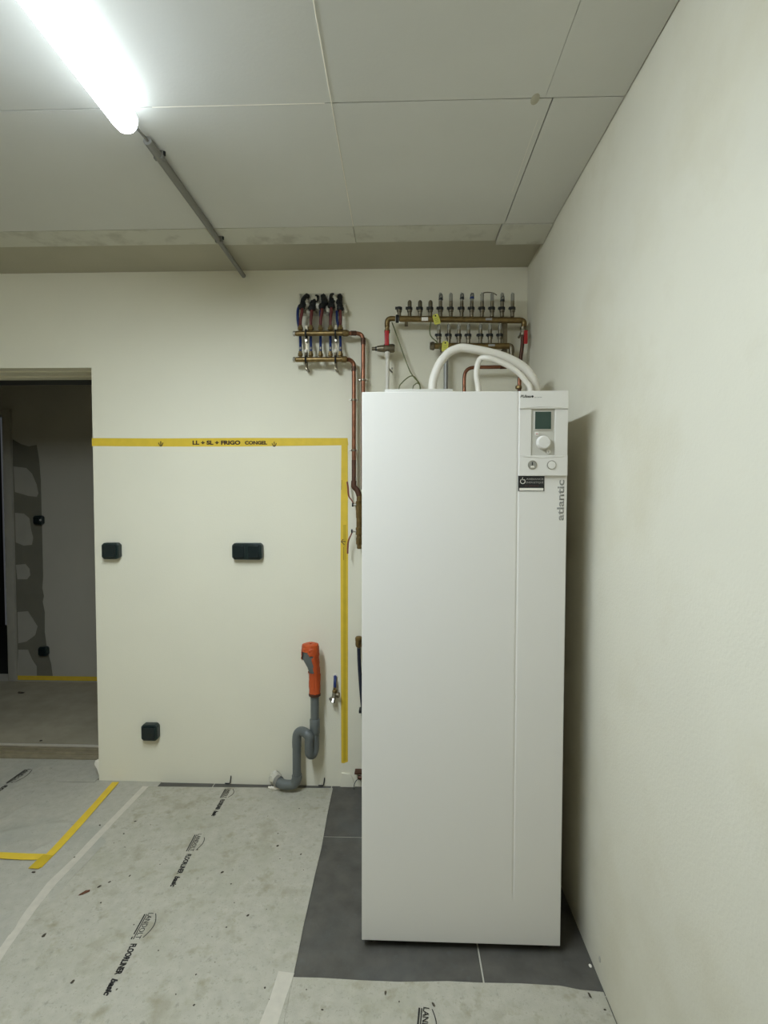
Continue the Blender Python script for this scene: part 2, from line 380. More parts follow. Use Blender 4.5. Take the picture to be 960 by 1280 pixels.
B = sheet('floor_sheet', lb, rb, 'fleece_b', .0, 'grey fleece sheet left of the curved seam, crossed by yellow tape', .004, nu=200, nv=150, ridges=[(fp(-60, 1060), fp(48, 1032), .010, .045), (fp(48, 1032), fp(92, 1030), .008, .035), (fp(38, 1067), fp(72, 1052), .009, .022), (fp(-30, 1045), fp(60, 992), .007, .03), (fp(-20, 1145), fp(22, 1140), .008, .03), (fp(22, 1140), fp(10, 1170), .010, .025), (fp(5, 1010), fp(50, 1005), .004, .04)])
y0 = lb[0].y; 
Cc = sheet('floor_sheet', [Vector((DXL + .01, yt0 - .01, 0)), Vector((DXL + .01, y0 - .03, 0))], [Vector((DX - .012, yt0 - .01, 0)), Vector((DX - .012, y0 - .03, 0))], 'fleece_b', .0, 'grey fleece sheet lying inside the doorway', .002, nu=40, nv=20)
Cc.location.z = .0032
cedge = [(359, 1222), (400, 1223), (450, 1226), (500, 1228), (560, 1227), (600, 1229), (650, 1230), (700, 1233), (725, 1238), (757, 1241)]
top = [fp(*p) for p in cedge]; top = [Vector((top[0].x - .08, top[0].y, 0))] + top
top[-1].x = min(top[-1].x, W - .004)
bot = [Vector((p.x, .35, 0)) for p in top]
Ds = sheet('floor_sheet', top, bot, 'fleece', .0, 'fleece sheet in front of the white heating cabinet', .0012, nu=50, nv=50)
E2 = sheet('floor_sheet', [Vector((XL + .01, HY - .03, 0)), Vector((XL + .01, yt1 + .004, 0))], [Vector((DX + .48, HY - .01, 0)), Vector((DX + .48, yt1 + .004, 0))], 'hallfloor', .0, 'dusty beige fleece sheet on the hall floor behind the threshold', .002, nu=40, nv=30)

def strip(name, pts, w, m, label, z=.006, parent=None, t=.0006, rag=.0):
    """tape lying along floor points"""
    bm = bmesh.new(); L_, R_ = [], []
    P = [Vector(p) for p in pts]
    for i, p in enumerate(P):
        t_ = (P[min(i + 1, len(P) - 1)] - P[max(i - 1, 0)]).normalized(); n = Vector((-t_.y, t_.x, 0))
        L_.append(p + n * (w / 2 + random.uniform(-rag, rag))); R_.append(p - n * (w / 2 + random.uniform(-rag, rag)))
    def V(q, dz): return bm.verts.new((q.x, q.y, z + dz))
    a = [V(q, t) for q in L_]; b = [V(q, t) for q in R_]; c = [V(q, 0) for q in L_]; e = [V(q, 0) for q in R_]
    for i in range(len(P) - 1):
        bm.faces.new((a[i], a[i + 1], b[i + 1], b[i])); bm.faces.new((c[i], e[i], e[i + 1], c[i + 1]))
        bm.faces.new((a[i], c[i], c[i + 1], a[i + 1])); bm.faces.new((b[i], b[i + 1], e[i + 1], e[i]))
    bm.faces.new((a[0], b[0], e[0], c[0])); bm.faces.new((a[-1], c[-1], e[-1], b[-1]))
    mb = MB(); mb.bm.free(); mb.bm = bm; o = mb.build(name, m, parent, smooth=False)
    if label: tag(o, label, 'tape')
    return o
strip('seam_tape', [p for p in seamf], .034, 'ctape', 'whitish tape over the curved seam between the two left floor sheets', .0045, rag=.003)
strip('seam_tape', [fp(358, 1217), fp(347, 1250), fp(336, 1280)] + [fp(336, 1280) + Vector((-.02, -.35, 0))], .05, 'ctape', 'whitish tape beside the cut corner of the sheets at the lower centre', .0045, rag=.002)
yl = [(145, 979), (120, 1007), (95, 1035), (70, 1062), (46, 1086)]
yt = thing('floor_tape', fp(70, 1060), 'yellow masking tape forming a corner on the floor by the doorway wall', 'tape')
strip('tape_strip', [fp(*p) for p in yl], .038, 'yellow', None, .0062, yt, rag=.002)
strip('tape_strip', [fp(-150, 1066), fp(0, 1071), fp(30, 1073), fp(60, 1073)], .036, 'yellow', None, .0070, yt, rag=.002)
strip('tape_overlap', [fp(60, 1071), fp(52, 1078), fp(42, 1088)], .05, 'yellow2', None, .0078, yt, rag=.004)

# printed lettering on the sheets
def landolt(parent, p_top, p_bot, z, logo=True, words=True, fade=None):
    """p_top / p_bot: floor pixels where the print starts (logo) and ends"""
    a = fp(*p_top, z); b = fp(*p_bot, z); dx = (b - a).normalized(); up = Vector((-dx.y, dx.x, 0)); Ltot = (b - a).length
    m = 'print'
    if logo:
        lw = Ltot * .36
        text('logo_lettering', 'LANDOLT', m, parent, a + up * -.009, dx, up, .026, width=lw * .97, bold=.0)
        mb = MB(); n = 14
        arc = [a + dx * (lw * (.02 + .9 * k / n)) + up * (.016 + .016 * math.sin(PI * k / n)) for k in range(n + 1)]
        mb2 = [(p, q) for p, q in zip(arc[:-1], arc[1:])]
        for p, q in mb2:
            nn = up * .003; mb.prism([p, q, q + nn, p + nn], (0, 0, .0004))
        mb.build('logo_arc', m, parent, smooth=False)
        for k, off in enumerate((-.015, -.023)):
            p = a + dx * (lw * .04) + up * off; q = a + dx * (lw * .98) + up * off; nn = up * (.0045 if k else .003)
            MB().prism([p, q, q + nn, p + nn], (0, 0, .0004)).build('logo_line', m, parent, smooth=False)
    if words:
        text('word_lettering', 'FLOORLINER', m, parent, a + dx * (Ltot * .41) + up * -.012, dx, up, .028, width=Ltot * .36, bold=.035)
        text('word_lettering', 'basic', m, parent, a + dx * (Ltot * .81) + up * -.012, dx, up, .028, width=Ltot * .18, bold=.045, shear=.25)
landolt(A, (189, 1143), (133, 1248), .0052)
landolt(A, (250, 1044), (216, 1111), .0052)
landolt(A, (287, 987), (267, 1022), .0052)
landolt(B, (37, 963), (-40, 1018), .0075)
landolt(Ds, (533, 1261), (520, 1420), .0040)

# crumbs on the sheets
def crumb(px, py, s, m='debris', el=1.0, ang=0, label=None, z=.0045, g='small dark crumbs scattered over the floor sheets'):
    p = fp(px, py); mb = MB(); bm = bmesh.new(); bmesh.ops.create_icosphere(bm, subdivisions=1, radius=1)
    for v in bm.verts: v.co *= random.uniform(.7, 1.2)
    bmesh.ops.transform(bm, matrix=Matrix.Translation((p.x, p.y, z + s * .3)) @ Matrix.Rotation(ang, 4, 'Z') @ Matrix.Diagonal((s * el, s, s * .4, 1)), verts=bm.verts)
    mb._merge(bm); o = mb.build('debris_crumb', m, None, smooth=False); tag(o, label or 'small dark crumb of dirt on a light floor sheet', 'debris', None if label else g); return o
crumb(105, 1118, .008, 'leaf', 3.0, .7, 'reddish brown sliver on the sheet right of the curved seam')
for (x, y, s, el, an) in ((124, 1110, .008, 1.6, .9), (137, 1104, .006, 2, .8), (126, 1130, .006, 1, 0), (55, 1171, .010, 1.7, 1.3), (347, 1059, .009, 1.4, .4), (278, 1092, .008, 1.4, .6), (310, 1146, .007, 1.6, .9), (91, 1229, .008, 2.0, 1.2), (169, 1028, .006, 2, .3), (374, 1012, .006, 1, 2), (283, 1161, .006, 1, 1), (125, 1033, .008, 1, 0), (93, 1073, .006, 1, 0), (542, 1258, .008, 1.8, 2.2), (482, 1243, .006, 2, 1.5), (737, 1246, .006, 3.5, 1.8), (756, 1264, .004, 2, 0), (499, 1254, .004, 1, 0), (331, 1237, .006, 1, 1.5), (383, 1239, .004, 1, 0), (200, 1082, .004, 1, 0), (350, 1075, .004, 1, 0), (245, 1220, .005, 1, 0), (220, 1245, .005, 1, 0), (293, 1130, .004, 1, 0), (403, 1264, .004, 2, 0), (198, 1190, .005, 1, 0), (42, 1092, .009, 1.6, 0)):
    crumb(x, y, s * .6, el=el, ang=an)
for k in range(25):
    px = random.uniform(100, 400); py = random.uniform(1000, 1270)
    if px > 400 - (py - 1000) * .2 or px < 185 - (py - 984) * .85 + 15: continue
    crumb(px, py, random.uniform(.0015, .0035), el=random.uniform(1, 2), ang=random.uniform(0, 3))
for (x, y, s, el) in ((26, 867, .016, 1.8), (51, 927, .008, 1.3), (37, 935, .008, 1.6), (27, 933, .008, 2.0)):
    crumb(x, y, s, el=el, label={26: 'dark flat chip far back on the hall floor', 51: 'dark crumb on the hall floor just behind the threshold', 37: 'dark crumb lying at the threshold', 27: 'elongated brown crumb left of others at the threshold'}[x], z=.004)

# ------------------------------------------------------------------ tube lamp and ceiling conduit
LZ = HC - .052
pe = onZ(162, 157, LZ); LX = pe.x; LR = .036
Lp = thing('tube_lamp', (LX, pe.y - .75, HC), 'lit white tubular ceiling lamp', 'lamp')
y1 = pe.y; y0 = y1 - 1.55
MB().lathe((LX, y0, LZ), (0, 1, 0), [(.02, 0), (LR * .9, .012), (LR, .03), (LR, 1.515), (LR * .93, 1.535), (LR * .7, 1.547), (.012, 1.553)], n=32).build('diffuser', 'tube', Lp)
for yy in (y0 + .3, y1 - .3):
    MB().box((LX - .012, yy - .012, LZ + LR - .002), (LX + .012, yy + .012, HC - .0002), .002).build('hanger', 'lampw', Lp)
a = onZ(179, 178, HC - .02); b = bw(305, 347, .002); XC = b.x + .0
cr = .0135
Cn = thing('ceiling_conduit', (XC, D2, HC - .02), 'grey cable conduit running from the lamp to the back wall', 'conduit')
zc = HC - .0145
MB().tube([(XC, a.y, zc), (XC, cz(262, 280).y, zc)], cr, n=16, smooth=False).build('pipe', 'conduit', Cn)
MB().tube([(XC, cz(262, 280).y, zc - .001), (XC, D2 - .006, zc - .004)], cr * .8, n=16, smooth=False).build('pipe', 'conduit', Cn)
for px, py in ((187, 190), (272, 296)):
    yy = cz(px, py).y; MB().box((XC - .014, yy - .008, HC - .026), (XC + .018, yy + .008, HC - .0001), .002).build('clip', 'conduit', Cn)
    MB().cyl((XC + .019, yy, HC - .012), (XC + .019, yy, HC - .0001), .005).build('screw', 'black', Cn)
MB().tube([(XC, a.y + .01, zc), (XC + .002, a.y - .02, zc - .003), (LX, y1 - .03, LZ + .01)], .004, n=8).build('cable', 'conduit', Cn)

# ------------------------------------------------------------------ heat pump cabinet
d1 = 1.6525; cx1 = .542; cx0 = cx1 - .6698; z0 = .03; zt = 1.8849; dep = .66
Cab = thing('heating_cabinet', ((cx0 + cx1) / 2, d1 + .3, 0), 'tall white heating cabinet with a control panel at its upper right corner', 'heater')
MB().box((cx0 + .004, d1 + .022, z0), (cx1 - .004, d1 + dep, zt - .003), .003).build('body', 'white', Cab)
# front panel with embossed vertical groove
gxp = onY(645, 800, d1).x; gz = onY(645, 1120, d1).z; mb = MB(); bm = mb.bm
X = [cx0, gxp - .004, gxp, gxp + .004, cx1]; Zs = [z0, gz - .02, gz + .01, zt]
fv = {}
for i, x in enumerate(X):
    for j, z in enumerate(Zs):
        fv[i, j] = bm.verts.new((x, d1 + (.0028 if (i == 2 and j >= 2) else 0), z))
bv = {}
for i, x in enumerate(X):
    for j, z in enumerate(Zs): bv[i, j] = bm.verts.new((x, d1 + .02, z))
for i in range(4):
    for j in range(3):
        bm.faces.new((fv[i, j], fv[i + 1, j], fv[i + 1, j + 1], fv[i, j + 1])); bm.faces.new((bv[i, j], bv[i, j + 1], bv[i + 1, j + 1], bv[i + 1, j]))
for i in range(4):
    bm.faces.new((fv[i, 0], bv[i, 0], bv[i + 1, 0], fv[i + 1, 0])); bm.faces.new((fv[i, 3], fv[i + 1, 3], bv[i + 1, 3], bv[i, 3]))
for j in range(3):
    bm.faces.new((fv[0, j], fv[0, j + 1], bv[0, j + 1], bv[0, j])); bm.faces.new((fv[4, j], bv[4, j], bv[4, j + 1], fv[4, j + 1]))
mb.build('front_panel', 'white', Cab, smooth=False, bevel=.002)
MB().box((cx0 + .02, d1 + .035, .012), (cx1 - .02, d1 + dep - .02, z0 + .001)).build('base_frame', 'black', Cab, smooth=False)
for sx_ in (cx0 + .03, cx1 - .03):
    for sy in (d1 + .05, d1 + dep - .06):
        MB().lathe((sx_, sy, 0), (0, 0, 1), [(.022, 0), (.022, .008), (.010, .010), (.010, .03)], 14).build('foot', 'black', Cab)
# control panel module
def cf(px, py, off=0.0): return onY(px, py, d1 - off)
mx0 = cf(648.5, 540).x; mx1 = cf(709, 540).x; mzb = cf(680, 595).z; mzt = zt - .001
T = .010
cw0, cw1 = cf(663.5, 540).x, cf(693, 540).x
cz0, cz1 = cf(680, 569.5).z, cf(680, 511.5).z
mod = MB()
mod.box((mx0, d1 - T, cz1), (mx1, d1 + .001, mzt)).box((mx0, d1 - T, mzb), (mx1, d1 + .001, cz0)).box((mx0, d1 - T + .003, cz0), (cw0, d1 + .001, cz1)).box((cw1, d1 - T + .003, cz0), (mx1, d1 + .001, cz1))
P = mod.build('control_housing', 'white2', Cab, smooth=False, bevel=.0015)
plate = MB().box((cw0, d1 - .003, cz0), (cw1, d1 + .001, cz1)).build('control_plate', 'panelgrey', Cab, smooth=False)
fr = MB(); a = cf(667, 514); b = cf(689.5, 538)
MB().box((a.x, d1 - .0055, b.z), (b.x, d1 - .0028, a.z), .0008).build('screen_frame', 'panelgrey', Cab)
a = cf(668.5, 515); b = cf(688, 536.5)
MB().box((a.x, d1 - .0065, b.z), (b.x, d1 - .005, a.z)).build('screen', 'lcd', Cab, smooth=False)
k = cf(678.5, 553.5)
MB().lathe((k.x, d1 - .0028, k.z), (0, -1, 0), [(.0225, 0), (.0225, .004), (.021, .013), (.0185, .017), (.001, .0175)], 32).build('knob', 'white', Cab)
k = cf(670.5, 542.5); MB().box((k.x - .006, d1 - .006, k.z - .006), (k.x + .006, d1 - .0028, k.z + .006), .001).build('button', 'white2', Cab)
MB().box((k.x - .003, d1 - .0064, k.z - .0014), (k.x + .003, d1 - .0059, k.z + .0006)).build('indicator_mark', 'red', Cab, smooth=False)
k = cf(685, 565); MB().lathe((k.x, d1 - .0028, k.z), (0, -1, 0), [(.007, 0), (.007, .003), (.0055, .004), (.001, .004)], 20).build('button', 'white2', Cab)
MB().box((k.x - .001, d1 - .0072, k.z - .003), (k.x + .001, d1 - .0067, k.z + .003)).build('button_mark', 'logo', Cab, smooth=False)
for i, (px, py) in enumerate(((665.5, 581.2), (689.5, 581.2))):
    k = cf(px, py, T)
    g_ = MB().lathe((k.x, d1 - T + .0005, k.z), (0, -1, 0), [(.0148, 0), (.0148, .0022), (.0132, .0026), (.0128, .0012), (.001, .0012)], 28).build('pressure_gauge' if i == 0 else 'blanking_cap', 'chrome', Cab)
    if i == 0:
        MB().lathe((k.x, d1 - T - .0005, k.z), (0, -1, 0), [(.0118, 0), (.0118, .0006), (.001, .0006)], 24).build('gauge_face', 'logo', g_)
        mb = MB(); q = (k.x, d1 - T - .0022, k.z)
        mb.box((k.x - .002, d1 - T - .0026, k.z - .001), (k.x + .001, d1 - T - .001, k.z + .009), .0004); mb.build('needle', 'black', g_)
        MB().box((k.x - .006, d1 - T - .0018, k.z - .009), (k.x + .006, d1 - T - .001, k.z - .003), .0004).build('scale_mark', 'stxt', g_)
    else:
        mb = MB(); mb.lathe((k.x, d1 - T - .0018, k.z), (0, -1, 0), [(.0125, 0), (.0125, .0006), (.011, .0008), (.001, .0008)], 24).build('cap_disc', 'white2', g_)
# raised brow lines over and under the recess
for zz, sg in ((cz1 + .003, 1), (cz0 - .003, -1)):
    mb = MB(); pts = [(mx0 + .012 + (mx1 - mx0 - .024) * t, d1 - T - .0002, zz + sg * .004 * math.sin(PI * t)) for t in [i / 8 for i in range(9)]]
    mb.tube(pts, .0012, n=6, sub=2).build('brow_line', 'white2', Cab)
# lettering
RX, UZ = (1, 0, 0), (0, 0, 1)
yT = d1 - T - .0002
k = cf(650.5, 497, T); text('logo_lettering', 'PUlsea', 'black', Cab, (k.x, yT, k.z), RX, UZ, .0125, width=.034, bold=.01, shear=.3)
k = cf(665.6, 495.6, T); MB().cyl((k.x, yT, k.z), (k.x, yT - .0005, k.z), .0035, n=14).build('logo_dot', 'black', Cab)
k0 = cf(668.3, 497, T)
for i, (dx_, w_) in enumerate(((0, .004), (.0055, .003), (.0105, .0045), (.016, .007))):
    MB().box((k0.x + dx_, yT - .0004, k0.z), (k0.x + dx_ + w_, yT, k0.z + .0016)).build('logo_mark', 'logo', Cab, smooth=False)
k = cf(704.3, 650.5); kt = cf(704.3, 600)
text('brand_lettering', 'atlantic', 'logo', Cab, (k.x, d1 - .0002, k.z), UZ, (-1, 0, 0), .031, width=kt.z - k.z, bold=.02)
a = cf(647.8, 594.2); b = cf(680.3, 614)
MB().box((a.x, d1 - .0012, b.z), (b.x, d1 - .0001, a.z)).build('sticker', 'sticker', Cab, smooth=False)
st = d1 - .0013
k = cf(657.5, 600.5); text('sticker_lettering', 'AMBIANCE', 'stxt2', Cab, (k.x, st, k.z + .0015), RX, UZ, .0085, width=.056, bold=.02)
text('sticker_lettering', 'ENERGETIQUE', 'stxt2', Cab, (k.x, st, k.z - .0095), RX, UZ, .0085, width=.056)
k = cf(656, 609); text('sticker_lettering', 'SAV - DEPANNAGE', 'sred', Cab, (k.x, st, k.z + .002), RX, UZ, .006, width=.045)
a2 = cf(649, 610); b2 = cf(679, 613.3); MB().box((a2.x, st - .0004, b2.z), (b2.x, st, a2.z)).build('sticker_bar', 'stxt', Cab, smooth=False)
k = cf(653.3, 601.3); mb = MB()
pts = [(k.x + .0075 * math.cos(t), st - .0003, k.z - .001 + .0075 * math.sin(t)) for t in [math.radians(60 - 300 * i / 14) for i in range(15)]]
pts = pts + [(k.x + .001, st - .0003, k.z + .010)]
mb.tube(pts[:-1], .0011, n=6, sub=2); mb.tube([(k.x + .003, st - .0003, k.z + .003), (k.x - .001, st - .0003, k.z + .006), (k.x, st - .0003, k.z + .012)], .0010, n=6); mb.build('sticker_flame', 'stxt', Cab)
# loose cover plate on top
a = onY(480, 488, 1.95); b = onY(565, 488, 1.95)
mb = MB(); n = 12
poly = [(a.x + (b.x - a.x) * i / n, 1.75, zt - .002 + .060 + .010 * math.sin(PI * i / n) ) for i in range(n + 1)]
# hydraulic connection box lid standing slightly proud on the cabinet top
lid = MB(); xa, xb = onY(481, 486, d1 + .1).x, onY(566, 486, d1 + .1).x
zz = onY(520, 486.2, d1 + .1).z
lid.box((xa, d1 + .10, zt - .004), (xb, d1 + .26, zz), .002); lid.build('top_lid', 'panelgrey', Cab)

# ------------------------------------------------------------------ hoses on top of the cabinet
HYp = 2.08
def hz(pl, Y=HYp): return [onY(x, y, Y) for x, y in pl]
A1 = [onY(540, 487, HYp) + Vector((0, 0, 0))] 
hA = [Vector((onY(540.4, 485, HYp).x, HYp, zt - .0025))] + hz([(540.4, 485), (543, 470), (550, 453.7), (560, 441.5), (568.7, 437), (578, 434.8), (594, 437), (614, 441), (634, 447.5), (652, 457), (663, 468), (669.5, 485)])
hA.append(Vector((hA[-1].x + .004, HYp, zt - .0025)))
h = MB().tube(hA, .0172, n=18).build('flexible_hose', 'hose'); tag(h, 'thicker white flexible hose arching over the cabinet top', 'hose')
hB = [Vector((onY(598.5, 488, HYp - .03).x, HYp - .03, zt - .0025))] + [onY(x, y, HYp - .03) for x, y in ((598, 487), (595.5, 470), (597, 456), (601.5, 448))] + [onY(x, y, HYp - .045) for x, y in ((610, 447.5), (620, 450.5), (636, 457.5), (648, 466), (657, 476), (663, 487))]
hB.append(Vector((hB[-1].x + .004, HYp - .045, zt - .0025)))
h = MB().tube(hB, .0112, n=16).build('flexible_hose', 'hose'); tag(h, 'thinner white hose curling under the thicker arched hose', 'hose')

# ------------------------------------------------------------------ left manifold (drinking water)
OFF = .075; YM = D2 - OFF
def wm(px, py, off=OFF): return bw(px, py, off)
WM = thing('water_manifold', bw(400, 430), 'brass two-bar water manifold with red and blue pipes on the back wall', 'manifold')
tb0, tb1 = wm(369, 417), wm(436, 417); lb0, lb1 = wm(369, 449.5), wm(434, 449.5)
for p0, p1 in ((tb0, tb1), (lb0, lb1)):
    MB().lathe(p0, (1, 0, 0), [(.009, 0), (.012, .004), (.0125, .01), (.0125, (p1 - p0).length - .03), (.016, (p1 - p0).length - .028), (.016, (p1 - p0).length - .008), (.012, (p1 - p0).length)], 18).build('manifold_bar', 'brass', WM)
    MB().lathe(p0 + Vector((-.012, 0, 0)), (1, 0, 0), [(.008, 0), (.013, .003), (.013, .012), (.009, .014)], 6).build('end_plug', 'chrome', WM)
pxs = [375.5, 388.5, 400.7, 413, 425.5]
for x in pxs:
    for base, yb in ((tb0, 417), (lb0, 449.5)):
        p = wm(x, yb)
        MB().lathe(p + Vector((0, 0, .008)), (0, 0, 1), [(.008, 0), (.008, .008), (.0135, .010), (.0135, .022), (.010, .024), (.010, .032)], 6 if yb > 430 else 8).build('outlet_fitting', 'brass', WM)
for x in (382.5, 419.5):
    p = wm(x, 417); q = wm(x, 449.5)
    br = MB(); br.box((p.x - .006, YM + .012, q.z - .045), (p.x + .006, YM + .018, p.z + .045)); br.box((p.x - .006, YM + .017, q.z - .045), (p.x + .006, D2 - .001, q.z - .038)); br.box((p.x - .006, YM + .017, p.z + .038), (p.x + .006, D2 - .001, p.z + .045))
    br.build('wall_bracket', 'nickel', WM, smooth=False)
    for c in (p, q):
        MB().tube([(c.x, YM + .016, c.z + .02), (c.x, YM - .004, c.z + .017), (c.x, YM - .0165, c.z), (c.x, YM - .004, c.z - .017), (c.x, YM + .016, c.z - .02)], .0045, n=8).build('bar_clamp', 'black', WM)
    MB().cyl((p.x, YM - .004, p.z - .035), (p.x, YM + .014, p.z - .035), .006, n=10).build('bracket_bolt', 'chrome', WM)
    MB().sph((q.x, YM - .002, q.z + .042), .0095, (1, .8, 1)).build('bleed_cap', 'stxt', WM)
    MB().lathe((q.x, YM, q.z + .012), (0, 0, 1), [(.008, 0), (.008, .012), (.006, .02), (.006, .03)], 10).build('bleed_valve', 'nickel', WM)
    MB().cyl((q.x, YM, q.z - .016), (q.x + .002, YM, q.z - .042), .0065, .002, n=8).build('drain_nipple', 'nickel', WM)
# opening in the plaster with crumpled foil
pa, pb = bw(372.5, 366.5), bw(431.5, 396)
op = MB()
op.box((pa.x, D2 - .003, pb.z), (pb.x, D2 + .0005, pa.z), .001)
o = op.build('wall_opening_cover', 'wall'); tag(o, 'pale crumpled plastic patch behind the black wrapped pipe ends', 'cover')
bm = bmesh.new(); nx_, nz_ = 26, 14; g = []
for i in range(nx_ + 1):
    g.append([])
    for j in range(nz_ + 1):
        e = 0 if i in (0, nx_) or j in (0, nz_) else random.uniform(0, .02)
        g[-1].append(bm.verts.new((pa.x + .006 + (pb.x - pa.x - .012) * i / nx_, D2 - .0035 - e, pb.z + .004 + (pa.z - pb.z - .008) * j / nz_)))
for i in range(nx_):
    for j in range(nz_): bm.faces.new((g[i][j], g[i + 1][j], g[i + 1][j + 1], g[i][j + 1]))
mb = MB(); mb.bm.free(); mb.bm = bm; mb.build('crumpled_foil', 'foil', o)
tops = [(384, 369.5), (396, 371), (404, 370), (415, 369), (425, 370)]
shapes = [[(377.5, 384), (380, 376)], [(389.5, 386), (392, 378)], [(402.5, 384), (406, 378)], [(414, 383), (415.5, 376)], [(425.5, 386), (424, 377)]]
ordn = ['leftmost', 'second from the left', 'middle', 'fourth from the left', 'rightmost']
for i, x in enumerate(pxs):
    p0 = wm(x, 417) + Vector((0, 0, .0402)); s1, s2 = shapes[i]; t = tops[i]
    pr = thing('water_pipe', p0, f'{ordn[i]} of five red water pipes rising from the upper brass bar', 'pipe', 'red sleeved water pipes')
    P0 = [p0, p0 + Vector((.001, 0, .03)), wm(s1[0], s1[1] + 6, .07), wm(*s1, .065)]
    MB().tube(P0, .0078, n=12).build('pipe_sleeve', 'redpipe', pr)
    MB().tube([p0 + Vector((0, 0, .0)), p0 + Vector((0, 0, .006))], .0058, n=12, smooth=False).build('bare_end', 'stxt2', pr)
    MB().tube([wm(s1[0], s1[1] + 2, .066), wm(*s1, .065), wm((s1[0] * .4 + s2[0] * .6), (s1[1] + s2[1]) / 2, .055), wm(*s2, .045), wm(*t, .012)], [.013, .017, .015, .016, .013], n=14, wob=.16).build('foam_wrap', 'insul', pr)
    q0 = wm(x, 449.5) + Vector((0, 0, .0402)); off = .045
    bl = thing('water_pipe', q0, f'{ordn[i]} of five blue water pipes rising from the lower brass bar', 'pipe', 'blue sleeved water pipes')
    dx = -3.2 if i in (0,) else (-4.0 if i == 4 else 0)
    MB().tube([q0, wm(x, 436, .072), wm(x, 425, .048), wm(x + dx * .3, 413, .042), wm(x + dx, 400, .038), wm(x + dx, 388, .03), wm(x + dx + 2, 382, .012)], .0068, n=12).build('pipe_sleeve', 'bluepipe', bl)
    MB().cyl(q0, q0 + Vector((0, 0, .022)), .0068, .0045, n=12).build('crimp_ring', 'chrome', bl)

for k, (x, y, h_) in enumerate(((383, 377, 9), (397.5, 381, 8), (409, 384, 9), (420, 380, 8), (386, 390, 7), (430, 384, 8), (418.5, 372, 5), (392, 372, 4))):
    mb = MB(); mb.tube([bw(x - 1, y + h_, .02), bw(x + 1, y + h_ / 2, .05), bw(x - .5, y, .045), bw(x + 1, y - h_ / 2, .012)], [.004, .011, .012, .005], n=7, sub=3, wob=.5)
    mb.build('foil_tuft', 'foil', o)

# copper pipes going down
def clip(px, py, r, parent):
    p = wm(px, py, .055)
    MB().lathe((p.x, p.y, p.z - .005), (0, 0, 1), [(r + .001, 0), (r + .004, .001), (r + .004, .009), (r + .001, .010)], 18).build('pipe_clip', 'nickel', parent)
    MB().cyl((p.x, p.y + r, p.z), (p.x, D2 - .0005, p.z), .004, n=8).build('clip_stud', 'nickel', parent)
    MB().box((p.x - r - .012, p.y - .004, p.z - .003), (p.x + r + .012, p.y + .004, p.z + .003), .001).build('clip_ear', 'chrome', parent)
CA = thing('copper_pipe', wm(454, 480), 'outer copper pipe bending down from the upper brass bar of the water manifold', 'pipe')
ov = .055
r_ = .0105
x1 = wm(454, 440, ov).x
MB().tube([wm(436, 416.5), wm(441, 416.5, .068), wm(446, 416.7, .06), wm(450.5, 418, ov), wm(453.3, 421.5, ov), Vector((x1, D2 - ov, wm(454, 428, ov).z)), Vector((x1, D2 - ov, wm(454, 440, ov).z))], r_, n=14, sub=5).build('bend', 'copper', CA)
zb = wm(450, 612, ov).z
MB().cyl((x1, D2 - ov, wm(454, 440, ov).z), (x1, D2 - ov, zb), r_, n=16).build('straight_pipe', 'copper', CA)
MB().cyl((x1, D2 - ov, wm(454, 431, ov).z), (x1, D2 - ov, wm(454, 423, ov).z), r_ + .0015, n=16).build('solder_joint', 'coppd', CA)
MB().cyl(wm(438.5, 416.5, .072), wm(445, 416.6, .062), r_ + .0015, n=16).build('solder_joint', 'coppd', CA)
clip(453.9, 475, r_, CA)
CB = thing('copper_pipe', wm(442, 520), 'inner copper pipe running down beside the yellow tape to the ball valves', 'pipe')
x2 = wm(442.3, 500, ov).x
MB().tube([wm(434, 449.5), wm(437, 449.8, .066), wm(440.3, 452, ov + .003), Vector((x2, D2 - ov, wm(442, 456, ov).z)), Vector((x2, D2 - ov, wm(442, 464, ov).z))], r_, n=14, sub=5).build('bend', 'copper', CB)
MB().cyl((x2, D2 - ov, wm(442, 463, ov).z), (x2, D2 - ov, wm(442, 575, ov).z), r_, n=16).build('straight_pipe', 'copper', CB)
MB().cyl((x2, D2 - ov, wm(442, 458, ov).z), (x2, D2 - ov, wm(442, 464, ov).z), r_ + .0015, n=16).build('solder_joint', 'coppd', CB)
MB().cyl((x2, D2 - ov, wm(442, 575, ov).z), (x2, D2 - ov, wm(442, 603, ov).z), r_ + .0005, n=16).build('tarnished_end', 'coppd', CB)
clip(442.2, 563, r_, CB); clip(442.2, 500, r_, CB)
vx = wm(449, 650, ov).x; Yv = D2 - ov
VB = thing('ball_valve', (vx, Yv, wm(449, 650, ov).z), 'stacked brass ball valves with two red levers beside the cabinet', 'valve')
MB().tube([(x2, Yv, wm(442, 601, ov).z), (x2, Yv, wm(442, 608, ov).z), (vx - .01, Yv, wm(442, 613, ov).z), (vx, Yv, wm(442, 620, ov).z)], .014, n=14).build('offset_joint', 'coppd', VB)
def zz_(y): return wm(449, y, ov).z
prof = []
mb = MB()
for (ya, yb_, rr) in ((686, 680, .012), (681, 672, .0165), (673, 668, .013), (669, 659, .018), (660, 646, .0145), (648, 637, .0165), (638, 626, .018), (627, 617, .013)):
    mb.lathe((vx, Yv, zz_(ya)), (0, 0, 1), [(rr * .8, 0), (rr, .003), (rr, zz_(yb_) - zz_(ya) - .003), (rr * .8, zz_(yb_) - zz_(ya))], 8 if rr > .016 else 16)
mb.build('valve_body', 'brass', VB)
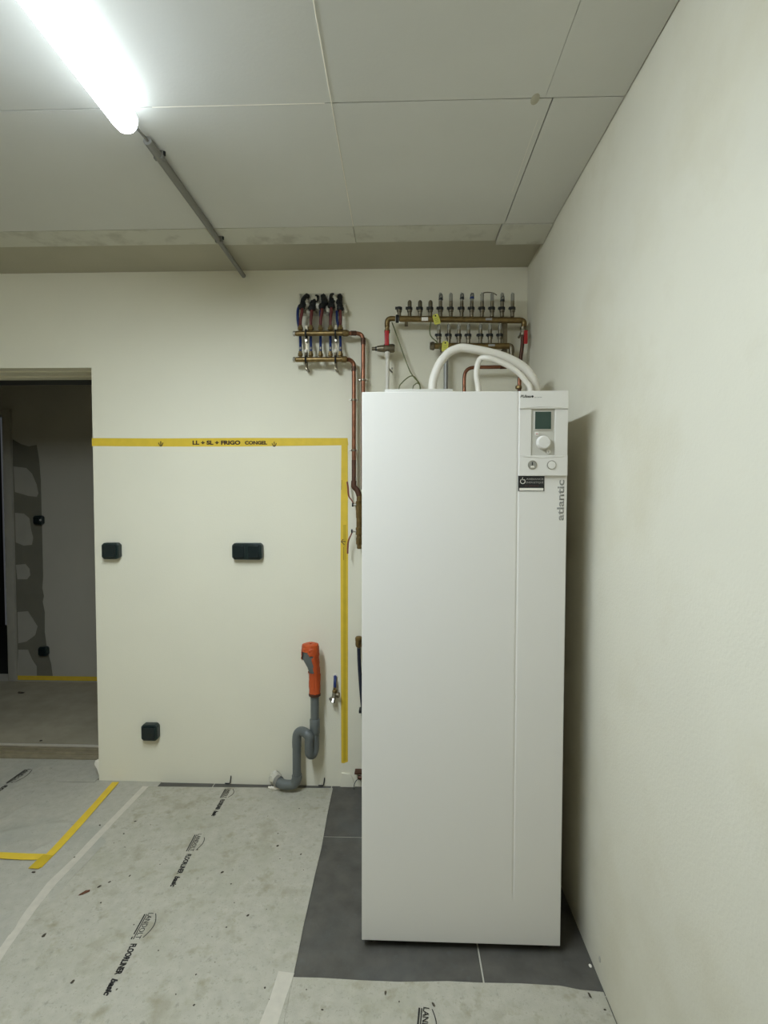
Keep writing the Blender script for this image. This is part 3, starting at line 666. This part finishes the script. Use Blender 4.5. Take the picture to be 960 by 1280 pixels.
for hub, pts in (((442, 631), [(442, 631), (440, 626), (436, 620), (435, 610), (434, 602)]), ((441, 664), [(441, 664), (438.5, 669), (435.5, 676), (434.7, 684), (434.5, 692)])):
    h_ = wm(*hub, ov)
    MB().cyl((h_.x - .004, Yv, h_.z), (vx - .014, Yv, h_.z), .006, n=10).build('stem', 'chrome', VB)
    MB().cyl((h_.x - .008, Yv, h_.z), (h_.x - .001, Yv, h_.z), .010, n=6).build('stem_nut', 'black', VB)
    MB().tube([wm(*p, ov) for p in pts], [.003, .003, .004, .0048, .0042], n=8).build('lever', 'redd', VB)
MB().cyl((vx, Yv, zz_(672)), (vx, D2 - .0005, zz_(672)), .006, n=8).build('wall_stud', 'nickel', VB)

# ------------------------------------------------------------------ heating manifold (right)
HM = thing('heating_manifold', bw(575, 400), 'brass underfloor heating manifold with two bars of black ringed valves', 'manifold')
o2 = .085
def hm(px, py, off=o2): return bw(px, py, off)
u0, u1 = hm(499, 398.5), hm(650, 400.5); l0, l1 = hm(541, 432.5), hm(636, 432.5)
ax = (u1 - u0).normalized()
MB().lathe(u0, ax, [(.012, 0), (.0145, .003), (.0145, (u1 - u0).length)], 18).build('manifold_bar', 'brass', HM)
MB().lathe(l0, (l1 - l0).normalized(), [(.011, 0), (.0145, .003), (.0145, (l1 - l0).length)], 18).build('manifold_bar', 'brass', HM)
for p in (hm(496.5, 398.5), hm(541, 432.5)):
    MB().lathe(p + Vector((-.008, 0, 0)), (1, 0, 0), [(.018, 0), (.021, .003), (.021, .013), (.018, .016)], 8).build('union_nut', 'black' if p.z > hm(0, 415).z else 'nickel', HM)
MB().lathe(hm(545, 432.5) + Vector((-.03, 0, 0)), (1, 0, 0), [(.016, 0), (.019, .003), (.019, .017), (.016, .02)], 8).build('union_nut', 'nickel', HM)
mb = MB(); mb.box(hm(527, 396.5, o2 + .0155), hm(535, 401, o2 + .0140)); mb.build('bar_label', 'stxt', HM, smooth=False)
for (xx, yy) in ((611, 399), (614.5, 431.5)):
    MB().box(hm(xx - 4, yy - 1.4, o2 + .0158), hm(xx + 4, yy + 1.4, o2 + .0140)).build('bar_label', 'stxt2', HM, smooth=False)
topx = [499, 512, 525, 538, 550.5, 563.5, 577, 589.5, 602.5, 615, 627.5, 640.5]
lowx = [548.5, 561, 573.5, 585.5, 600.5, 612.5, 625]
def outlet(px, ybar, yring, ytop, kind):
    b_ = hm(px, ybar); r0 = hm(px, yring); t0 = hm(px, ytop)
    H = t0.z - b_.z; hr = r0.z - b_.z
    v = MB().lathe((b_.x, b_.y, b_.z + .010), (0, 0, 1), [(.0075, 0), (.0095, .002), (.0095, hr - .026), (.0125, hr - .024), (.0125, hr - .012)], 10).build('valve_body', 'nickel', HM)
    MB().lathe((b_.x, b_.y, b_.z + hr - .006), (0, 0, 1), [(.012, 0), (.0145, .002), (.0145, .013), (.012, .015)], 14).build('black_ring', 'black', v)
    MB().box((b_.x - .020, b_.y - .014, b_.z + hr - .002), (b_.x - .004, b_.y + .004, b_.z + hr + .007), .002).build('ring_lug', 'black', v)
    if kind == 'dome':
        MB().lathe((b_.x, b_.y, b_.z + hr + .009), (0, 0, 1), [(.0105, 0), (.0105, H - hr - .016), (.008, H - hr - .010), (.003, H - hr - .006)], 14).build('dome_cap', 'nickel', v)
    elif kind == 'short': pass
    else:
        MB().lathe((b_.x, b_.y, b_.z + hr + .009), (0, 0, 1), [(.009, 0), (.009, (H - hr) * .45)], 12).build('gauge_base', 'nickel', v)
        MB().lathe((b_.x, b_.y, b_.z + hr + .008), (0, 0, 1), [(.0085, 0), (.0085, H - hr), (.006, H - hr + .005)], 14).build('sight_glass', 'clear', v)
        MB().cyl((b_.x - .003, b_.y, b_.z + hr + .012), (b_.x - .003, b_.y, b_.z + H + .018), .0014, n=6).build('gauge_pin', 'stxt2', v)
    return v
for i, x in enumerate(topx):
    outlet(x, 399, 386.3, 376 if 0 < i < 4 else 370, 'short' if i == 0 else ('dome' if i < 4 else 'gauge'))
for x in lowx:
    outlet(x, 432.5, 419.8, 408.5, 'gauge')
# loops and coloured caps on the gauges
for px, col, yy in ((551, 'black', 374), (577.5, 'black', 373), (590, 'bluepipe', 372.5), (628, 'black', 376)):
    p = hm(px, yy); MB().lathe((p.x, p.y, p.z - .006), (0, 0, 1), [(.009, 0), (.011, .003), (.0105, .010), (.006, .014)], 12).build('gauge_cap', col, HM)
    MB().tube([(p.x - .009, p.y - .003, p.z + .006), (p.x - .004, p.y - .01, p.z + .016), (p.x + .006, p.y - .006, p.z + .02), (p.x + .009, p.y, p.z + .004)], .0016, n=6).build('cap_tie', 'black', HM)
MB().tube([hm(600.5, 369), hm(605, 366), hm(611, 365.5), hm(617, 366.5), hm(621, 369)], .0028, n=8).build('label_loop', 'nickel', HM)
MB().tube([hm(601, 372), hm(607, 367.5), hm(614, 367.5), hm(619, 370)], .002, n=8).build('label_loop', 'stxt', HM)
for x in (508, 632):        # brackets to the wall
    p = hm(x, 400); q = hm(x, 434)
    mb = MB(); mb.box((p.x - .012, p.y + .012, p.z - .16), (p.x + .012, p.y + .017, p.z + .02)) if x > 600 else mb.box((p.x - .008, p.y + .012, p.z - .006), (p.x + .008, p.y + .017, p.z + .01))
    mb.box((p.x - .008, p.y + .016, p.z - .004), (p.x + .008, D2 - .0005, p.z + .004)); mb.build('wall_bracket', 'nickel', HM, smooth=False)
p = hm(632, 432.5); MB().cyl((p.x, p.y + .012, p.z), (p.x, D2 - .0005, p.z), .006, n=8).build('wall_bracket', 'nickel', HM)
p = hm(553, 432.5); MB().cyl((p.x, p.y + .012, p.z), (p.x, D2 - .0005, p.z), .006, n=8).build('wall_bracket', 'nickel', HM)
# left connection: elbow, valve, red lever, filter
FV = thing('filter_valve', hm(484, 436), 'brass strainer valve with a red lever left of the heating manifold', 'valve')
MB().tube([hm(494, 398.5), hm(488.5, 398.3), hm(485, 400), hm(484, 404), hm(484, 408)], .0125, n=14).build('elbow', 'brass', FV)
q = hm(484, 416.5); MB().lathe(q, (0, 0, 1), [(.012, 0), (.0145, .003), (.0145, .016), (.011, .019), (.011, .030), (.0135, .033)], 10).build('valve_body', 'brass', FV)
q = hm(483.5, 433); qq = hm(484, 414.5)
MB().box((q.x - .011, q.y - .022, q.z), (q.x + .011, q.y - .012, qq.z), .004).build('lever', 'red', FV)
MB().cyl((q.x, q.y - .013, qq.z - .01), (q.x, q.y + .005, qq.z - .01), .007, n=10).build('lever_hub', 'chrome', FV)
MB().cyl(hm(484, 440), hm(484, 416), .010, n=14).build('riser', 'nickel', FV)
a_ = hm(464.8, 436); b_ = hm(493.5, 435.5)
Ln = (b_ - a_).length
MB().lathe(a_, (b_ - a_), [(.009, 0), (.009, .018), (.0065, .019), (.0065, .024), (.0135, .026), (.0165, .045), (.0175, Ln * .52), (.0215, Ln * .55), (.0215, Ln * .93), (.017, Ln)], 18).build('strainer_body', 'nickel', FV)
MB().lathe(a_ + Vector((.018, 0, 0)), (1, 0, 0), [(.011, 0), (.011, .006)], 14).build('seal_ring', 'black', FV)
q = hm(484, 447); MB().lathe(q, (0, 0, 1), [(.011, 0), (.0135, .003), (.0135, .014), (.015, .016), (.015, .026), (.012, .03)], 8).build('union_nut', 'stxt', FV)
MB().cyl((q.x, q.y + .01, hm(484, 436).z), (q.x, D2 - .0005, hm(484, 436).z), .008, n=8).build('wall_stud', 'nickel', FV)
# white pipe down
zlow = 1.70
WP = thing('plastic_pipe', hm(484.5, 470), 'white plastic pipe dropping behind the cabinet below the strainer', 'pipe')
q = hm(484.2, 447); MB().cyl((q.x, q.y, q.z + .005), (q.x, q.y, 1.2), .0098, n=16).build('pipe', 'pipew', WP)
c = hm(484.5, 460); MB().cyl((c.x + .004, c.y + .008, c.z), (c.x + .02, D2 - .0005, c.z), .004, n=8).build('clip_stud', 'nickel', WP)
MB().sph((c.x + .022, c.y + .01, c.z), .005).build('clip_screw', 'chrome', WP)
GP = thing('insulated_pipe', hm(557, 465, .05), 'grey pipe standing behind the thicker white hose', 'pipe')
q = hm(557.5, 441, .05); MB().cyl((q.x, q.y, q.z), (q.x, q.y, 1.2), .0115, n=16).build('pipe', 'pipeg', GP)
MB().cyl((q.x, q.y + .008, q.z - .1), (q.x, D2 - .0005, q.z - .1), .005, n=8).build('clip_stud', 'nickel', GP)
# copper loop from the lower bar
CP = thing('copper_pipe', hm(590, 459), 'bent copper pipe looping from the lower heating bar down behind the hoses', 'pipe')
MB().tube([hm(635, 432.5), hm(638, 433), hm(639.3, 436), hm(639.5, 441)], .0135, n=12).build('elbow', 'nickel', CP)
MB().cyl(hm(639.5, 441), hm(639.5, 449), .011, n=14).build('tail_piece', 'nickel', CP)
MB().tube([hm(639.5, 446), hm(639, 454), hm(636, 457.8), hm(630, 458.6), hm(610, 459), hm(594, 459.2), hm(586, 461), hm(581.5, 466), hm(580.3, 474), hm(580.3, 487), hm(580.3, 520)], .0088, n=14).build('bent_pipe', 'copper', CP)
MB().cyl(hm(625, 458.7), hm(633, 458.4), .0105, n=14).build('solder_joint', 'coppd', CP)
# right end riser with red lever
RV = thing('ball_valve', hm(654, 415), 'brass ball valve with red lever at the right end of the heating manifold', 'valve')
MB().tube([hm(649, 400.5), hm(653, 401), hm(655, 404), hm(654.5, 409)], .0135, n=12).build('elbow', 'brass', RV)
q = hm(653.5, 420); MB().lathe(q, (0, 0, 1), [(.012, 0), (.0155, .003), (.0155, .016), (.012, .019), (.012, .030), (.014, .033), (.014, .042)], 8).build('valve_body', 'nickel', RV)
q = hm(657, 430, .105); MB().box((q.x - .009, q.y - .006, q.z), (q.x + .009, q.y + .003, q.z + .066), .004).build('lever', 'red', RV)
q = hm(653.5, 415); MB().cyl((q.x, q.y - .018, q.z), (q.x, q.y, q.z), .007, n=10).build('lever_hub', 'chrome', RV)
MB().cyl((q.x, q.y, q.z), (q.x, D2 - .0005, q.z), .006, n=8).build('wall_stud', 'nickel', RV)
RC = thing('copper_pipe', hm(650, 460), 'dark copper pipe descending from the red levered right end valve', 'pipe')
MB().tube([hm(653.3, 421), hm(652.8, 432), hm(651, 446), hm(650, 458), hm(649.4, 475), hm(649.2, 490), hm(649.2, 530)], .0092, n=14, sub=4).build('pipe', 'coppd', RC)
MB().cyl(hm(649.4, 473), hm(649.2, 486), .0098, n=14).build('bright_section', 'copper', RC)
q = hm(648.3, 484, o2); MB().lathe(q + Vector((0, 0, -.01)), (0, 0, 1), [(.012, 0), (.016, .003), (.016, .015), (.012, .018)], 8).build('union_nut', 'brass', RC)
# yellow tags
for (px, py, ang, lab) in ((545.5, 399, -.28, 'yellow plastic tag tied to the upper heating bar'), (556.3, 433, .08, 'yellow plastic tag tied to the lower heating bar')):
    c = hm(px, py, o2 + .022)
    Rm = Matrix.Rotation(ang, 4, 'Y')
    w_, h_ = .0155, .025
    pts = [(-w_ + .005, h_), (w_ - .005, h_), (w_, h_ - .008), (w_, -h_ + .004), (w_ - .004, -h_), (-w_ + .004, -h_), (-w_, -h_ + .004), (-w_, h_ - .008)]
    mb = MB(); mb.prism([c + Rm @ Vector((x, 0, z)) for x, z in pts], (0, .002, 0)); T_ = mb.build('valve_tag', 'tag', None, smooth=False); tag(T_, lab, 'tag')
    e = c + Rm @ Vector((0, 0, .017)); MB().cyl(e + Vector((0, -.001, 0)), e + Vector((0, .0035, 0)), .004, n=12).build('eyelet', 'black', T_)
    for k in range(3):
        q = c + Rm @ Vector((-.008, -.0004, .003 - .008 * k)); q2 = c + Rm @ Vector((.008, -.0004, .003 - .008 * k)); MB().tube([q, q2], .0008, n=4, smooth=False).build('tag_mark', 'greenw', T_)
    MB().tube([e, e + Vector((-.006, .012, .012)), e + Vector((-.004, .03, .010))], .0012, n=6).build('tag_wire', 'nickel', T_)
# green-yellow wires
for pts, lab in (([(488, 400), (491.5, 407), (498, 425), (505, 445), (512, 463), (517, 471), (522, 477), (525.5, 484), (526, 498)], 'long green-yellow earth wire hanging diagonally from the heating manifold'),
                 ([(498, 500), (499, 484), (503, 478), (509, 472.5), (514, 470), (518, 471), (521, 475), (525, 482), (525, 498)], 'green-yellow wire loop curving left above the cabinet top'),
                 ([(515, 500), (516.3, 484), (519, 480.5), (522, 479), (525, 483), (524.6, 498)], 'shortest green-yellow wire bend just above the cabinet top'),
                 ([(539, 401), (537.3, 410), (537.5, 417), (540, 422), (545, 426.5), (548, 431), (550, 437)], 'thin green wire linking the two heating bars')):
    o_ = .045 if len(pts) != 7 else .095
    P_ = [hm(x, y, o_) for x, y in pts]
    if len(pts) == 9 and pts[0][0] == 488: P_[0] = hm(490, 403, .060)
    o = MB().tube(P_, .0028, n=8, sub=5).build('earth_wire', 'greenw'); tag(o, lab, 'wire')

# ------------------------------------------------------------------ yellow tape on the back wall
Yt = D2
TP = thing('wall_tape', bw(270, 553), 'yellow masking tape along the back wall, turning down beside the cabinet', 'tape')
def tp(name, pts, m, t=.0006, base=0.0):
    MB().prism([bw(x, y, base) for x, y in pts], (0, -t, 0)).build(name, m, TP, smooth=False)
tp('tape_strip', [(114.8, 547.6), (200, 548), (300, 547.4), (434.5, 547.5), (435.5, 556.5), (300, 558.2), (200, 558.2), (114.9, 557.6)], 'yellow')
MB().box((DX - .0008, D2 - .0003, bw(0, 557).z), (DX - .0001, D2 + .014, bw(0, 548.5).z)).build('tape_end', 'yellow', TP, smooth=False)
tp('tape_strip', [(426.8, 549), (434.7, 549), (435, 700), (434.8, 952), (430, 954), (426.6, 953.5), (425.6, 700), (426, 640)], 'yellow', .0006, .0007)
tp('tape_overlap', [(429, 656), (432.8, 656), (432.6, 951), (429.2, 952)], 'yellow2', .0005, .00135)
def ink(name, s, x0, x1, ybase, h):
    a = bw(x0, ybase, .0008); b = bw(x1, ybase, .0008)
    text(name, s, 'ink', TP, a, b - a, (0, 0, 1), h, .0005, width=(b - a).length, bold=.05)
ink('handwriting', 'LL + SL + FRIGO', 240.7, 300.5, 555.6, .028); ink('handwriting', 'CONGEL', 306, 334, 555.4, .024)
def arrow(cx_, cy_, kind):
    mb = MB(); q = lambda dx, dy: bw(cx_ + dx, cy_ + dy, .0019)
    if kind == 'd':
        mb.tube([q(0, -3), q(0, 3)], .0022, n=6, smooth=False); mb.tube([q(-2.7, -1), q(-1.6, 1.8), q(0, 3), q(1.6, 1.8), q(2.7, -1.2)], .0020, n=6, sub=3)
    else:
        mb.tube([q(3, 0), q(-2.6, 0)], .0020, n=6, smooth=False); mb.tube([q(0, -3), q(-2.6, 0), q(1.5, 4)], .0020, n=6, smooth=False)
    mb.build('arrow_mark', 'ink', TP)
arrow(201, 554.5, 'd'); arrow(342.7, 555, 'd'); arrow(429, 677, 'l')
MB().tube([bw(429.5, 684, .0018), bw(429.6, 700, .0018)], .0009, n=6, smooth=False).build('pen_line', 'ink', TP)
MB().tube([bw(427.5, 600, .0016), bw(426.6, 612, .0016)], .0009, n=6, smooth=False).build('pen_line', 'ink', TP)
# tape along the foot of the hall wall
o = MB().box((onY(16, 848, HY).x, HY - .006, .0065), (DX + .45, HY - .0028, .042)).build('wall_tape', 'yellow', None, smooth=False); tag(o, 'yellow tape along the foot of the dark hall wall', 'tape')

# ------------------------------------------------------------------ sockets
def socket(px, py, w, hgt, gangs, label, Y=None, flip=False):
    c = bw(px, py) if Y is None else onY(px, py, Y)
    Yw = c.y
    S = thing('power_socket', c, label, 'socket')
    def octo(w, h, ch, y0, y1, name, m, par, cx=0, cz_=0, be=.003):
        pts = [(-w + ch, h), (w - ch, h), (w, h - ch), (w, -h + ch), (w - ch, -h), (-w + ch, -h), (-w, -h + ch), (-w, h - ch)]
        mb = MB(); mb.prism([Vector((c.x + cx + x, Yw - y0, c.z + cz_ + z)) for x, z in pts], (0, -(y1 - y0), 0)); return mb.build(name, m, par, bevel=be)
    octo(w / 2, hgt / 2, .012, 0.0002, .034, 'casing', 'socket', S, be=.004)
    gw = w / gangs
    for g in range(gangs):
        cx_ = -w / 2 + gw * (g + .5)
        l_ = octo(gw / 2 - .011, hgt / 2 - .011, .005, .033, .044, 'hinged_lid', 'socket2', S, cx_ - .003, 0, .002)
        MB().box((c.x + cx_ + gw / 2 - .016, Yw - .040, c.z - hgt / 2 + .018), (c.x + cx_ + gw / 2 - .010, Yw - .033, c.z + hgt / 2 - .018), .001).build('lid_catch', 'socket', S)
        MB().cyl((c.x + cx_ + gw / 2 - .014, Yw - .0345, c.z + hgt / 2 - .014), (c.x + cx_ + gw / 2 - .014, Yw - .0325, c.z + hgt / 2 - .014), .003, n=8).build('screw', 'black', S)
    return S
socket(142, 688, .092, .086, 1, 'single black socket at mid height near the doorway')
socket(311, 688.5, .158, .086, 2, 'double black socket in the middle of the back wall')
socket(190.3, 912.5, .088, .088, 1, 'single black socket low on the wall near the floor')
s1 = socket(50.5, 650, .075, .075, 1, 'upper small black socket on the dark hall wall', Y=HY - .0025)
MB().cyl(onY(50.5, 650, HY - .046), onY(50.5, 650, HY - .050), .008, n=12).build('centre_knob', 'logo', s1)
socket(56.5, 813, .075, .075, 1, 'lower small black socket on the dark hall wall', Y=HY - .0025)

# ------------------------------------------------------------------ drain stand pipe
DP = thing('drain_pipe', bw(371, 985), 'grey drain standpipe with trap, its funnel wrapped in orange tape', 'pipe')
od = .075; rp = .0235
def dp(x, y, off=od): return bw(x, y, off)
xs_ = dp(393.5, 890).x; Yd = D2 - od
MB().cyl((xs_, Yd, dp(393, 905).z), (xs_, Yd, dp(393, 860).z), rp * .92, n=24).build('stand_pipe', 'pvc', DP)
def dz(y): return dp(393, y).z
MB().lathe((xs_, Yd, dz(917)), (0, 0, 1), [(rp, 0), (rp * 1.1, .004), (rp * 1.1, dz(899) - dz(917)), (rp, dz(899) - dz(917) + .003)], 24).build('coupler', 'pvc', DP)
MB().tube([(xs_, Yd, dz(916)), (xs_, Yd, dz(928)), (xs_ - .001, Yd - .004, dz(936)), (xs_ - .010, Yd - .016, dz(941)), (xs_ - .022, Yd - .03, dz(938)), (xs_ - .024, Yd - .032, dz(930)), (xs_ - .024, Yd - .03, dz(922))], rp * .97, n=20, sub=5).build('trap_bend', 'pvc', DP)
e = Vector((xs_ - .024, Yd - .03, 0))
x4 = dp(371, 950).x
MB().tube([(e.x, e.y, dz(924)), (e.x, e.y, dz(918)), (e.x - .014, e.y + .006, dz(914.5)), (e.x - .03, e.y + .02, dz(914)), (x4 + .02, Yd, dz(914.5)), (x4 + .004, Yd, dz(918)), (x4, Yd, dz(926)), (x4, Yd, dz(934))], rp, n=20, sub=5).build('trap_elbow', 'pvc', DP)
MB().cyl((x4, Yd, dz(932)), (x4, Yd, dz(975)), rp * .93, n=24).build('lower_pipe', 'pvc', DP)
zf = .045
MB().tube([(x4, Yd, dz(969)), (x4, Yd, zf + .035), (x4 - .012, Yd, zf + .008), (x4 - .035, Yd, zf), (x4 - .075, Yd + .006, zf - .002), (x4 - .10, Yd + .02, zf + .002)], [rp * 1.1, rp * 1.1, rp * 1.08, rp, rp * 1.05, rp * 1.05], n=20, sub=5).build('foot_elbow', 'pvc', DP)
MB().tube([(x4 - .095, Yd + .018, zf + .002), (x4 - .112, Yd + .03, zf + .003)], rp * 1.2, n=18, smooth=False).build('socket_collar', 'pipeg', DP)
MB().tube([(x4 - .108, Yd + .03, zf + .002), (x4 - .125, Yd + .05, zf + .004), (x4 - .13, D2 - .004, zf + .004)], [.024, .028, .026], n=14, wob=.25).build('wall_foam', 'foil', DP)
# funnel with offset mouth and orange tape
# loft ellipses from the pipe to the mouth
def loft(name, secs, m, cap=True, n=24, wob=0):
    mb = MB(); bm = mb.bm; rings = []
    for (cx_, cy_, cz_, a_, b_) in secs:
        rings.append([bm.verts.new((cx_ + a_ * (1 + random.uniform(-wob, wob)) * math.cos(2 * PI * k / n), cy_ + b_ * math.sin(2 * PI * k / n), cz_)) for k in range(n)])
    for p, q in zip(rings[:-1], rings[1:]):
        for k in range(n): bm.faces.new((p[k], p[(k + 1) % n], q[(k + 1) % n], q[k]))
    if cap: bm.faces.new(rings[0][::-1]); bm.faces.new(rings[-1])
    return mb.build(name, m, DP)
xm = dp(388.5, 810).x
loft('funnel', [(xs_, Yd, dz(870), rp, rp), (xs_, Yd, dz(843), rp, rp), (xs_ - .007, Yd - .004, dz(834), rp * 1.2, rp * 1.2), (xm - .002, Yd - .01, dz(822), rp * 1.68, rp * 1.4), (xm, Yd - .01, dz(808), rp * 1.66, rp * 1.45)], 'pvc')
# orange tape: shell over top and right hand side
mb = MB(); bm = mb.bm; n = 24; rings = []
secs = [(xs_, Yd, dz(866), rp, rp, 0), (xs_, Yd, dz(843), rp, rp, 0), (xs_ - .007, Yd - .004, dz(834), rp * 1.2, rp * 1.2, 1), (xm - .002, Yd - .01, dz(822), rp * 1.68, rp * 1.4, 2), (xm, Yd - .01, dz(810), rp * 1.68, rp * 1.45, 3), (xm, Yd - .01, dz(804.5), rp * 1.5, rp * 1.3, 4), (xm, Yd - .01, dz(803.2), rp * .9, rp * .7, 4), (xm, Yd - .01, dz(804), .001, .001, 4)]
# finer vertical sampling
fine = []
for s_, t_ in zip(secs[:-1], secs[1:]):
    for k in range(5):
        f_ = k / 5; fine.append(tuple(a * (1 - f_) + b * f_ for a, b in zip(s_, t_)))
fine.append(secs[-1]); n = 40
for s_ in fine:
    cx_, cy_, cz_, a_, b_, _ = s_
    rings.append([bm.verts.new((cx_ + (a_ + .0018 + random.uniform(0, .0060)) * math.cos(2 * PI * k / n), cy_ + (b_ + .0018 + random.uniform(0, .0055)) * math.sin(2 * PI * k / n), cz_)) for k in range(n)])
for j in range(len(rings) - 1):
    zc_ = (fine[j][2] + fine[j + 1][2]) / 2
    for k in range(n):
        cc = math.cos(2 * PI * (k + .5) / n); ss = math.sin(2 * PI * (k + .5) / n)
        front = ss < .3
        t_ = (dz(840) - zc_) / (dz(840) - dz(812))     # 0 at y840, 1 at y812
        open_ = front and 0 <= t_ <= 1 and (-1.1 < cc < (.35 + .35 * (t_ - .6) if t_ < .85 else -.3 + (1 - t_) * 2)) and not (t_ > .55 and cc < -.75 - .2 * random.random())
        if not open_: bm.faces.new((rings[j][k], rings[j][(k + 1) % n], rings[j + 1][(k + 1) % n], rings[j + 1][k]))
bmesh.ops.delete(bm, geom=[v for v in bm.verts if not v.link_faces], context='VERTS')
mb.build('orange_tape', 'orange', DP)
MB().lathe((xs_, Yd, dz(870)), (0, 0, 1), [(rp * 1.0, 0), (rp * 1.3, .004), (rp * 1.3, .012), (rp, .016)], 20).build('pipe_clip', 'coppd', DP)
MB().cyl((xs_, Yd, dz(868)), (xs_, D2 - .0005, dz(868)), .005, n=8).build('clip_stud', 'nickel', DP)
MB().tube([(x4 - .16, D2 - .03, .004), (x4 - .12, D2 - .05, .010), (x4 - .06, D2 - .04, .006)], [.004, .009, .003], n=10, wob=.3).build('mortar_smear', 'filler', DP)

# ------------------------------------------------------------------ small tap
TV = thing('angle_valve', bw(418, 870), 'small chrome angle valve under a blue pipe, left of the vertical yellow tape', 'valve')
MB().lathe(bw(419, 845), (0, -1, 0), [(.014, 0), (.014, .004), (.009, .005)], 14).build('wall_plug', 'pipew', TV)
MB().tube([bw(419, 845, 0), bw(419, 848, .014), bw(418.8, 852, .026), bw(418.5, 860, .032)], .008, n=12).build('blue_pipe', 'bluepipe', TV)
q = bw(418.3, 866, .034); MB().lathe(q, (0, 0, 1), [(.012, 0), (.012, .012), (.008, .016), (.008, .026), (.006, .03)], 8).build('compression_nut', 'brass', TV)
q = bw(417.5, 872, .034); MB().cyl(q, bw(418.3, 865, .034), .0115, n=14).build('valve_body', 'chrome', TV)
MB().cyl(q, q + Vector((-.006, -.012, -.022)), .010, .013, n=8).build('outlet_nut', 'chrome', TV)
q = bw(421.8, 868.5, .036); MB().lathe(q + Vector((-.008, 0, 0)), (1, -.2, 0), [(.006, 0), (.006, .006), (.014, .007), (.0135, .018), (.008, .02)], 12).build('turn_knob', 'nickel', TV)
q = bw(414.3, 873, .04); MB().lathe(q, (-.6, -1, -.2), [(.006, -.01), (.009, 0), (.009, .010), (.005, .012)], 8).build('side_nut', 'chrome', TV)
q = bw(417.6, 870, .034); MB().cyl(q, (q.x, D2 - .0005, q.z), .006, n=8).build('wall_stud', 'nickel', TV)

# ------------------------------------------------------------------ black hose left of the cabinet
BH = thing('drain_hose', bw(448, 830, .1), 'dark blue hose on a brass coupling, mostly hidden by the cabinet', 'hose')
ob = .05
q = bw(448.5, 809, ob)
MB().lathe(q, (0, 0, 1), [(.011, 0), (.015, .003), (.0175, .012), (.0175, .034), (.019, .036), (.019, .048), (.014, .056), (.006, .058)], 8).build('brass_coupling', 'brass', BH)
MB().tube([bw(448.5, 810, ob), bw(449.2, 830, ob), bw(450.5, 850, ob), bw(452, 870, ob), bw(454.5, 900, ob), bw(457, 960, ob)], .0095, n=12).build('hose', 'darkblue', BH)
MB().cyl(q + Vector((0, 0, .025)), (q.x, D2 - .0005, q.z + .025), .006, n=8).build('wall_stud', 'nickel', BH)
q = bw(450.5, 889, .04); MB().box((q.x - .008, q.y - .004, q.z - .010), (q.x + .02, D2 - .0005, q.z + .006), .002).build('hose_clip', 'black', BH)
LV = thing('floor_valve', bw(448, 970), 'brown rusty bracket valve low on the wall left of the cabinet', 'valve')
q = bw(445, 967, .04); MB().box((q.x - .008, q.y - .005, q.z - .003), (q.x + .06, D2 - .0005, q.z + .005), .002).build('bracket', 'coppd', LV)
q = bw(449, 971, .04); MB().lathe(q + Vector((-.006, 0, -.004)), (1, 0, 0), [(.009, 0), (.011, .004), (.011, .03), (.014, .032), (.014, .06)], 10).build('valve_body', 'coppd', LV)
MB().tube([bw(447, 974, .04), bw(444.5, 977, .045), bw(442.5, 982, .045), bw(442.5, 987, .045)], .0018, n=6).build('hanging_wire', 'black', LV)
o = MB().prism([bw(425.5, 983.5, .0), bw(444, 984, 0), bw(441.5, 974, 0), bw(438, 968, 0), bw(427, 966, 0)], (0, -.012, 0)).build('skirting_offcut', 'wall', None, bevel=.002); tag(o, 'small white plaster offcut against the wall below the yellow tape', 'offcut')
o.location.z = -min(v.co.z for v in o.data.vertices)

# ------------------------------------------------------------------ scraps
# protective film flap at the doorway corner
P_ = [(119, 955), (125, 957), (127, 975), (124, 975.5), (121, 966), (117.5, 960)]
pts = [onY(x, y, D2 + .03) for x, y in P_]
zmin = min(p.z for p in pts)
o = MB().prism([p + Vector((0, 0, -zmin + .004)) for p in pts], (.012, .028, 0)).build('film_flap', 'filler', None, bevel=.002); tag(o, 'torn white film flap at the foot of the doorway corner', 'film')
# plaster chips by the right wall
for (px, py, s_, lab) in ((742, 1208, .005, 'white plaster chip on the tiles by the right wall'),):
    p = fp(px, py); o = MB().sph((min(p.x, W - .012), p.y, s_ * .4), s_, (1, 1.4, .5), 8).build('plaster_chip', 'filler'); tag(o, lab, 'chip')
p = onX(750, 1199, W); o = MB().sph((W - .001, p.y, p.z), .008, (.25, 1, 1.2), 8).build('wall_nick', 'grout'); tag(o, 'grey chipped spot low on the right wall', 'chip')
for (x, y, lab) in ((288, 970, 'short dark cable end sticking out at the wall foot behind the floor lettering'), (405, 979, 'small dark nail at the wall foot right of the drain pipe')):
    a = bw(x, y, .006); 
    o = MB().tube([(a.x - .03, D2 - .004, .003), (a.x - .004, D2 - .008, .006), (a.x, D2 - .006, .02), (a.x + .003, D2 - .006, .045)], .0025, n=6).build('cable_end', 'black'); tag(o, lab, 'cable')
bpy.context.view_layer.update()
